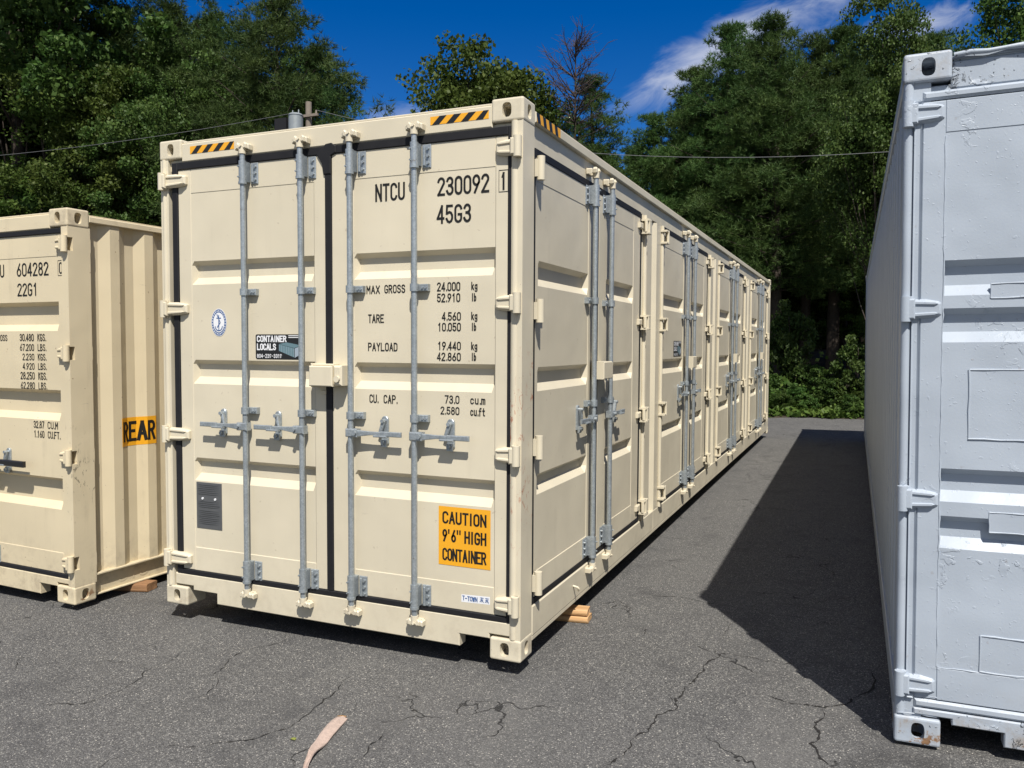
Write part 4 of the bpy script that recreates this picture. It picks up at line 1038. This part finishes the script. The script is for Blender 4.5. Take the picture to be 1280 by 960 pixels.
# ------------------------------------------------------------------ trees
rng = np.random.default_rng(4)
def quads_mesh(name, V, nper, mat):
    """V: (k*nper, 3) vertices, each run of nper forms one face"""
    k = len(V)//nper; me = bpy.data.meshes.new(name)
    me.vertices.add(len(V)); me.vertices.foreach_set('co', np.ascontiguousarray(V, dtype=np.float32).ravel())
    me.loops.add(len(V)); me.loops.foreach_set('vertex_index', np.arange(len(V), dtype=np.int32))
    me.polygons.add(k); me.polygons.foreach_set('loop_start', np.arange(0, len(V), nper, dtype=np.int32)); me.polygons.foreach_set('loop_total', np.full(k, nper, dtype=np.int32))
    me.materials.append(mat); me.update(calc_edges=True); return me
def unit(v): return v/np.maximum(1e-9, np.linalg.norm(v, axis=-1, keepdims=True))
def leaves(P, size, up=.5, jit=.35):
    """one four-sided pointed leaf at each point"""
    k = len(P); d = unit(rng.normal(size=(k, 3))+np.array([0, 0, -.25])); nrm = unit(rng.normal(size=(k, 3))+np.array([0, 0, up*2]))
    s = unit(np.cross(d, nrm)); L = size*(1+jit*rng.uniform(-1, 1, (k, 1))); Wd_ = L*.36
    a = P-d*L*.5; b = P+s*Wd_+np.cross(s, d)*L*.05; c = P+d*L*.5; e = P-s*Wd_+np.cross(s, d)*L*.05
    return np.stack([a, b, c, e], 1).reshape(-1, 3)
def needles(P, D, L, k=9, spread=.8, wd=.0135):
    """tuft of k blades at each point P, opening around direction D"""
    n = len(P); P2 = np.repeat(P, k, 0); D2 = np.repeat(D, k, 0); d = unit(D2+rng.normal(size=(n*k, 3))*spread)
    s = unit(np.cross(d, rng.normal(size=(n*k, 3)))); l = L*rng.uniform(.7, 1.2, (n*k, 1))
    return np.stack([P2-s*wd, P2+s*wd, P2+d*l], 1).reshape(-1, 3)
def branch_curve(p0, d, L, rise, k=5):
    pts = []
    for i in range(k+1): t = i/k; pts.append(p0+d*L*t+np.array([0, 0, rise*L*t*t]))
    return pts
def make_pine(H, base, Rmax, seed, dens=1.0, rounded=.6, gaps=.12):
    global rng
    rng = np.random.default_rng(seed); tr = MB(); tip = []; dirs = []
    lean = rng.normal(size=2)*.012*H
    tk = [(lean[0]*(t**2), lean[1]*(t**2), H*t) for t in np.linspace(0, 1, 9)]
    tr.tube(tk, [max(.02, .017*H*(1-t)**.8+.015) for t in np.linspace(0, 1, 9)], 8)
    z = base*H
    while z < H*.99:
        t = (z-base*H)/(H*(1-base)); nb = rng.integers(4, 7)
        R = Rmax*(1-t**(1.2+1.2*rounded))*(.55+.45*min(1, t*4+.35))
        a0 = rng.uniform(0, 6.28)
        for b in range(nb):
            if rng.uniform() < gaps: continue
            az = a0+6.283*b/nb+rng.normal()*.25; L = max(.35, R*rng.uniform(.55, 1.12)); el = .05+.75*t+rng.normal()*.10
            d = np.array([math.cos(az)*math.cos(el), math.sin(az)*math.cos(el), math.sin(el)]); zt = z/H
            p0 = np.array([lean[0]*zt**2, lean[1]*zt**2, z]); c = branch_curve(p0, d, L, .12)
            tr.tube([tuple(q) for q in c], [max(.008, .012*L*(1-i/5.5)+.006) for i in range(6)], 4)
            nc = max(2, int(L*2.6))
            for q in range(nc):
                s = 1-.62*(q/max(1, nc-1))*rng.uniform(.7, 1.1); k = max(0, min(4.999, s*5)); i = int(k); f = k-i
                pc = c[i]*(1-f)+c[i+1]*f+rng.normal(size=3)*np.array([.36, .36, .13])*L**.5
                m = int(dens*rng.integers(20, 34)); rad = .15+.030*L
                off = rng.normal(size=(m, 3))*np.array([rad, rad, rad*.6]); tip.append(pc+off); dirs.append(unit(off*1.6+d*.2+np.array([0, 0, .30])))
        z += H*.034*rng.uniform(.8, 1.3)
    P = np.concatenate(tip); D = np.concatenate(dirs)
    trunk = tr.build('trunk', M['bark']); me_t = trunk.data; bpy.data.objects.remove(trunk)
    return me_t, quads_mesh('crown', needles(P, D, .24), 3, M['pine_leaf']), H
def make_broad(H, base, Rx, seed, n_cl=90, per=190, leaf=.15, mat='leaf', spread=.52, shell_=.55, trunk_r=.017, rz=1.0, core=0.0):
    global rng
    rng = np.random.default_rng(seed); tr = MB(); cz = H*(base+(1-base)*.5); Rz = H*(1-base)*.5*rz
    tk = [(rng.normal()*.05*t*H*.2, rng.normal()*.05*t*H*.2, H*.9*t) for t in np.linspace(0, 1, 7)]
    tr.tube(tk, [max(.015, trunk_r*H*(1-t)**.7) for t in np.linspace(0, 1, 7)], 8)
    # main lobes give an uneven outline, clumps of leaves fill the lobes
    nl = 17; lobes = []
    for i in range(nl):
        d = unit(rng.normal(size=3)); r = rng.uniform(.35, .78); lobes.append((np.array([d[0]*Rx*r, d[1]*Rx*r, cz+d[2]*Rz*r]), rng.uniform(.34, .56)))
    lobes.append((np.array([rng.normal()*.2*Rx, rng.normal()*.2*Rx, H-Rz*.34]), .36))
    if core: lobes += [(np.array([0, 0, cz+Rz*.18]), core)]*7
    Ps = []
    for i in range(n_cl):
        lc, lr = lobes[rng.integers(len(lobes))]; d = unit(rng.normal(size=3)+np.array([0, 0, .25])); r = lr*rng.uniform(shell_, 1.08)
        p = lc+d*np.array([Rx, Rx, Rz])*r
        p[2] = max(p[2], .05*H)
        ti = int(np.clip(p[2]/H*.75*6, 0, 5)); b0 = np.array(tk[ti]); mid = (b0+p)/2+np.array([0, 0, -.06*Rx])
        if i % 5 == 0: tr.tube([tuple(b0), tuple(mid), tuple(p)], [.0026*H, .0016*H, .004], 4)
        k = int(per*rng.uniform(.5, 1.3)); rad = spread*rng.uniform(.7, 1.3)
        off = unit(rng.normal(size=(k, 3)))*(rng.uniform(0, 1, (k, 1))**.45)*rad*np.array([1, 1, .65])
        Ps.append(p+off)
    P = np.concatenate(Ps); trunk = tr.build('trunk', M['bark']); me_t = trunk.data; bpy.data.objects.remove(trunk)
    return me_t, quads_mesh('crown', leaves(P, leaf), 4, M[mat]), H
def make_dead(H, seed):
    global rng
    rng = np.random.default_rng(seed); tr = MB(); tr.tube([(0, 0, H*t) for t in np.linspace(0, 1, 7)], [max(.012, .012*H*(1-t)) for t in np.linspace(0, 1, 7)], 7)
    tw = MB()
    for i in range(64):
        z = H*rng.uniform(.66, .985); t = (z/H-.66)/.34; az = rng.uniform(0, 6.28); el = .25+.6*t; L = (1.0*(1-t**4)+.35)*rng.uniform(.6, 1.1)
        d = np.array([math.cos(az)*math.cos(el), math.sin(az)*math.cos(el), math.sin(el)]); c = branch_curve(np.array([0, 0, z]), d, L, .2)
        tw.tube([tuple(q) for q in c], [.022, .018, .014, .011, .009, .007], 4)
        for j in range(13):
            k = rng.integers(1, 6); d2 = unit(d+rng.normal(size=3)*.6); tw.tube([tuple(c[k]), tuple(c[k]+d2*rng.uniform(.2, .5))], [.008, .004], 3)
    a = tr.build('trunk', M['bark']); b = tw.build('twigs', M['deadwood']); ma, mb_ = a.data, b.data
    bpy.data.objects.remove(a); bpy.data.objects.remove(b); return ma, mb_, H

TPL = {
 'pine_round': make_pine(15, .28, 3.7, 21, 1.2, 1.1, .06), 'pine_tall': make_pine(17, .26, 3.3, 22, 1.15, .75, .07), 'pine_full': make_pine(15, .14, 3.2, 23, 1.2, .7, .05), 'pine_thin': make_pine(16, .42, 2.6, 24, .9, .7, .15),
 'broad': make_broad(13, .10, 3.9, 31, 260, 330, .125, 'leaf', .60),
 'broad_mid': make_broad(12, .22, 3.2, 38, 360, 150, .15, 'leaf_light', .60, .12, core=.72),
 'broad_high': make_broad(14, .33, 3.6, 35, 290, 290, .12, 'leaf', .64, .25),
 'broad_light': make_broad(11, .10, 3.1, 33, 190, 290, .12, 'leaf_light', .56),
 'shrub': make_broad(2.2, .0, 1.25, 41, 60, 120, .10, 'leaf', .26, .4, .012), 'shrub_dark': make_broad(2.0, .0, 1.3, 42, 60, 120, .10, 'leaf', .26, .4, .012),
 'dead': make_dead(12, 51)}
random.seed(77)
def plant(tpl, name, x, y, H, label, cat='tree', group=None, wide=1.0, rot=None):
    mt, mc, H0 = TPL[tpl]; r = empty(name, (x, y, gz(x)+(max(0, min(1.6, .10*(y-edge(x)))) if y > edge(x) else 0)-.02))
    s = H/H0; r.scale = (s*wide, s*wide, s); r.rotation_euler = (0, 0, random.uniform(0, 6.28) if rot is None else rot)
    tag(r, label, cat, group)
    link_mesh('trunk', mt, r); link_mesh('twigs' if tpl == 'dead' else 'crown', mc, r)
    return r
def plant_px(tpl, name, u, v, Y, label, wide=1.0, group=None, cat='tree', rot=None):
    x, y, d = spot(u, Y); base = gz(x)+max(0, min(1.6, .10*(Y-edge(x)))); return plant(tpl, name, x, y, top_z(v, d)-base, label, cat, group, wide, rot)
# left of the gap
plant_px('broad', 'broadleaf_tree', 30, -190, 18.8, 'huge dark broadleaf tree at the far left whose top leaves the frame', 1.0)
plant_px('broad_light', 'broadleaf_tree', 140, 105, 18.6, 'lighter broadleaf tree standing just left of the round-topped pine group', .95)
plant_px('pine_full', 'pine_tree', 150, 16, 23.0, 'dark pine beside the huge broadleaf tree at the left', 1.2)
plant_px('pine_round', 'pine_tree', 205, 14, 24.5, 'second pine from the left, between the dark pine and the lower middle pine', 1.1)
plant_px('pine_round', 'pine_tree', 265, 26, 22.5, 'low-topped pine in the middle of the left pine group', 1.1)
plant_px('pine_round', 'pine_tree', 350, 4, 20.5, 'tall round-crowned pine at the right end of the left tree group, behind the pole', 1.02, rot=1.0)
plant_px('pine_round', 'pine_tree', 402, 70, 22.0, 'short pine at the low right edge of the left tree group', .85)
plant_px('broad', 'broadleaf_tree', 235, 84, 19.6, 'leafy tree in front of the left pines, behind the ivory container', .9)
plant_px('broad_light', 'broadleaf_tree', 60, 140, 17.9, 'pale leafy tree low behind the ivory container', 1.1)
plant_px('broad_high', 'broadleaf_tree', 75, -70, 22.0, 'dark broadleaf tree filling the gap behind the huge broadleaf tree at the far left', 1.1)
# middle
plant_px('broad_mid', 'broadleaf_tree', 597, 48, 21.0, 'open-crowned broadleaf tree rising behind the top of the tall cream container', .95, rot=.6)
plant_px('dead', 'dead_tree', 716, 62, 22.0, 'bare reddish dead treetop right of the open-crowned tree', 1.25)
plant_px('pine_thin', 'pine_tree', 742, 110, 23.5, 'slim pine behind the bare dead tree', 1.15)
plant_px('broad', 'broadleaf_tree', 690, 128, 24.0, 'low bushy broadleaf tree at the foot of the dead treetop', .8)
# right group
plant_px('pine_full', 'pine_tree', 812, 148, 24.0, 'shortest pine at the left end of the right pine group', 1.1)
plant_px('pine_full', 'pine_tree', 862, 92, 25.0, 'middling pine stepping up toward the tallest right pine', 1.1)
plant_px('pine_tall', 'pine_tree', 903, 44, 23.5, 'tall pine, left neighbour of the tallest right pine', 1.1)
plant_px('pine_tall', 'pine_tree', 968, 28, 22.0, 'tallest pine of the right group, above the far end of the tall cream container', 1.15)
plant_px('pine_round', 'pine_tree', 938, 58, 25.5, 'round-topped pine in the gap between the two tallest pines', .95)
plant_px('pine_round', 'pine_tree', 1005, 52, 24.8, 'round-topped pine just right of the tallest pine', .95)
plant_px('pine_tall', 'pine_tree', 1040, 46, 24.5, 'pine with bare lower trunk between the tallest pine and the broadleaf tree', 1.15)
plant_px('broad_high', 'broadleaf_tree', 1096, 6, 17.9, 'glossy broadleaf tree just left of the white container', .74)
plant_px('broad_high', 'broadleaf_tree', 1268, -34, 20.0, 'broadleaf tree showing above the white container roof', .82)
plant_px('pine_full', 'pine_tree', 1185, 74, 25.0, 'pine half hidden behind the white container', 1.1)
# rows behind, which make the wood dark and deep
deep = 'pines standing deep in the wood'
kinds = ['pine_thin', 'pine_tall', 'pine_full', 'broad']
for (u, v, Y) in [(90, 30, 31), (215, 40, 31), (310, 60, 30), (790, 190, 30), (848, 150, 31), (905, 120, 31), (945, 100, 29), (1000, 90, 30), (1050, 80, 31), (1100, 60, 30), (1150, 50, 29), (30, 40, 30), (960, 160, 36), (1020, 140, 36), (1080, 120, 36), (890, 190, 36), (830, 210, 36), (760, 200, 34)]:
    plant_px('pine_tall' if Y > 33 else random.choice(kinds[:3]), 'pine_tree', u, v, Y, 'pine deep in the wood, mostly hidden by the front row of trees', 1.2, deep)
sap = 'saplings under the pines'
for (u, v, Y) in [(870, 290, 24), (915, 300, 25), (1010, 350, 26), (1060, 310, 25.5), (1110, 300, 24.5), (985, 290, 28)]:
    plant_px('broad_light', 'sapling', u, v, Y, 'dark leafy sapling in the shade under the right pines', 1.1, sap)
plant_px('shrub', 'shrub', 985, 384, 19.6, 'sunlit tall shrub beside the far corner of the tall cream container', .62, cat='shrub')
plant_px('shrub', 'shrub', 1072, 425, 18.2, 'pale shrub against the far edge of the white container', .8, cat='shrub')
for i, (u, v, Y) in enumerate([(955, 466, 17.9), (1000, 482, 17.5), (1040, 474, 17.9), (1085, 478, 17.6), (1020, 458, 18.8), (975, 490, 17.2), (1065, 494, 17.2)]):
    plant_px('shrub' if i % 2 else 'shrub_dark', 'shrub', u, v, Y, 'low green shrub in the weedy edge where the asphalt ends', 1.15, 'low shrubs at the asphalt edge', 'shrub')
# weeds along the edge of the yard: uncountable
rng = np.random.default_rng(9)
k = 26000; xs_ = rng.uniform(-14, 7, k); yy = np.array([edge(x) for x in xs_])+rng.gamma(1.6, .7, k)-.05-.35*np.clip(np.sin(xs_*5.1)*np.sin(xs_*1.9+2), 0, 1)
hh = rng.uniform(0, 1, k)**1.3*(.25+.55*np.clip(yy-16.9, 0, 1.6))*(.7+.5*np.sin(xs_*2.3)*np.sin(yy*1.7))
P = np.stack([xs_, yy, gz(0)+.02+.012*np.clip(xs_, -9, 9)+hh+.1*np.clip(yy-16.9, 0, 9)], 1)
o = link_mesh('undergrowth', quads_mesh('undergrowth', leaves(P, .13, .8), 4, M['leaf_light'])); tag(o, 'green weeds and vines along the edge of the asphalt', None, None, 'stuff')
# the far wood behind everything: one mass of leaves
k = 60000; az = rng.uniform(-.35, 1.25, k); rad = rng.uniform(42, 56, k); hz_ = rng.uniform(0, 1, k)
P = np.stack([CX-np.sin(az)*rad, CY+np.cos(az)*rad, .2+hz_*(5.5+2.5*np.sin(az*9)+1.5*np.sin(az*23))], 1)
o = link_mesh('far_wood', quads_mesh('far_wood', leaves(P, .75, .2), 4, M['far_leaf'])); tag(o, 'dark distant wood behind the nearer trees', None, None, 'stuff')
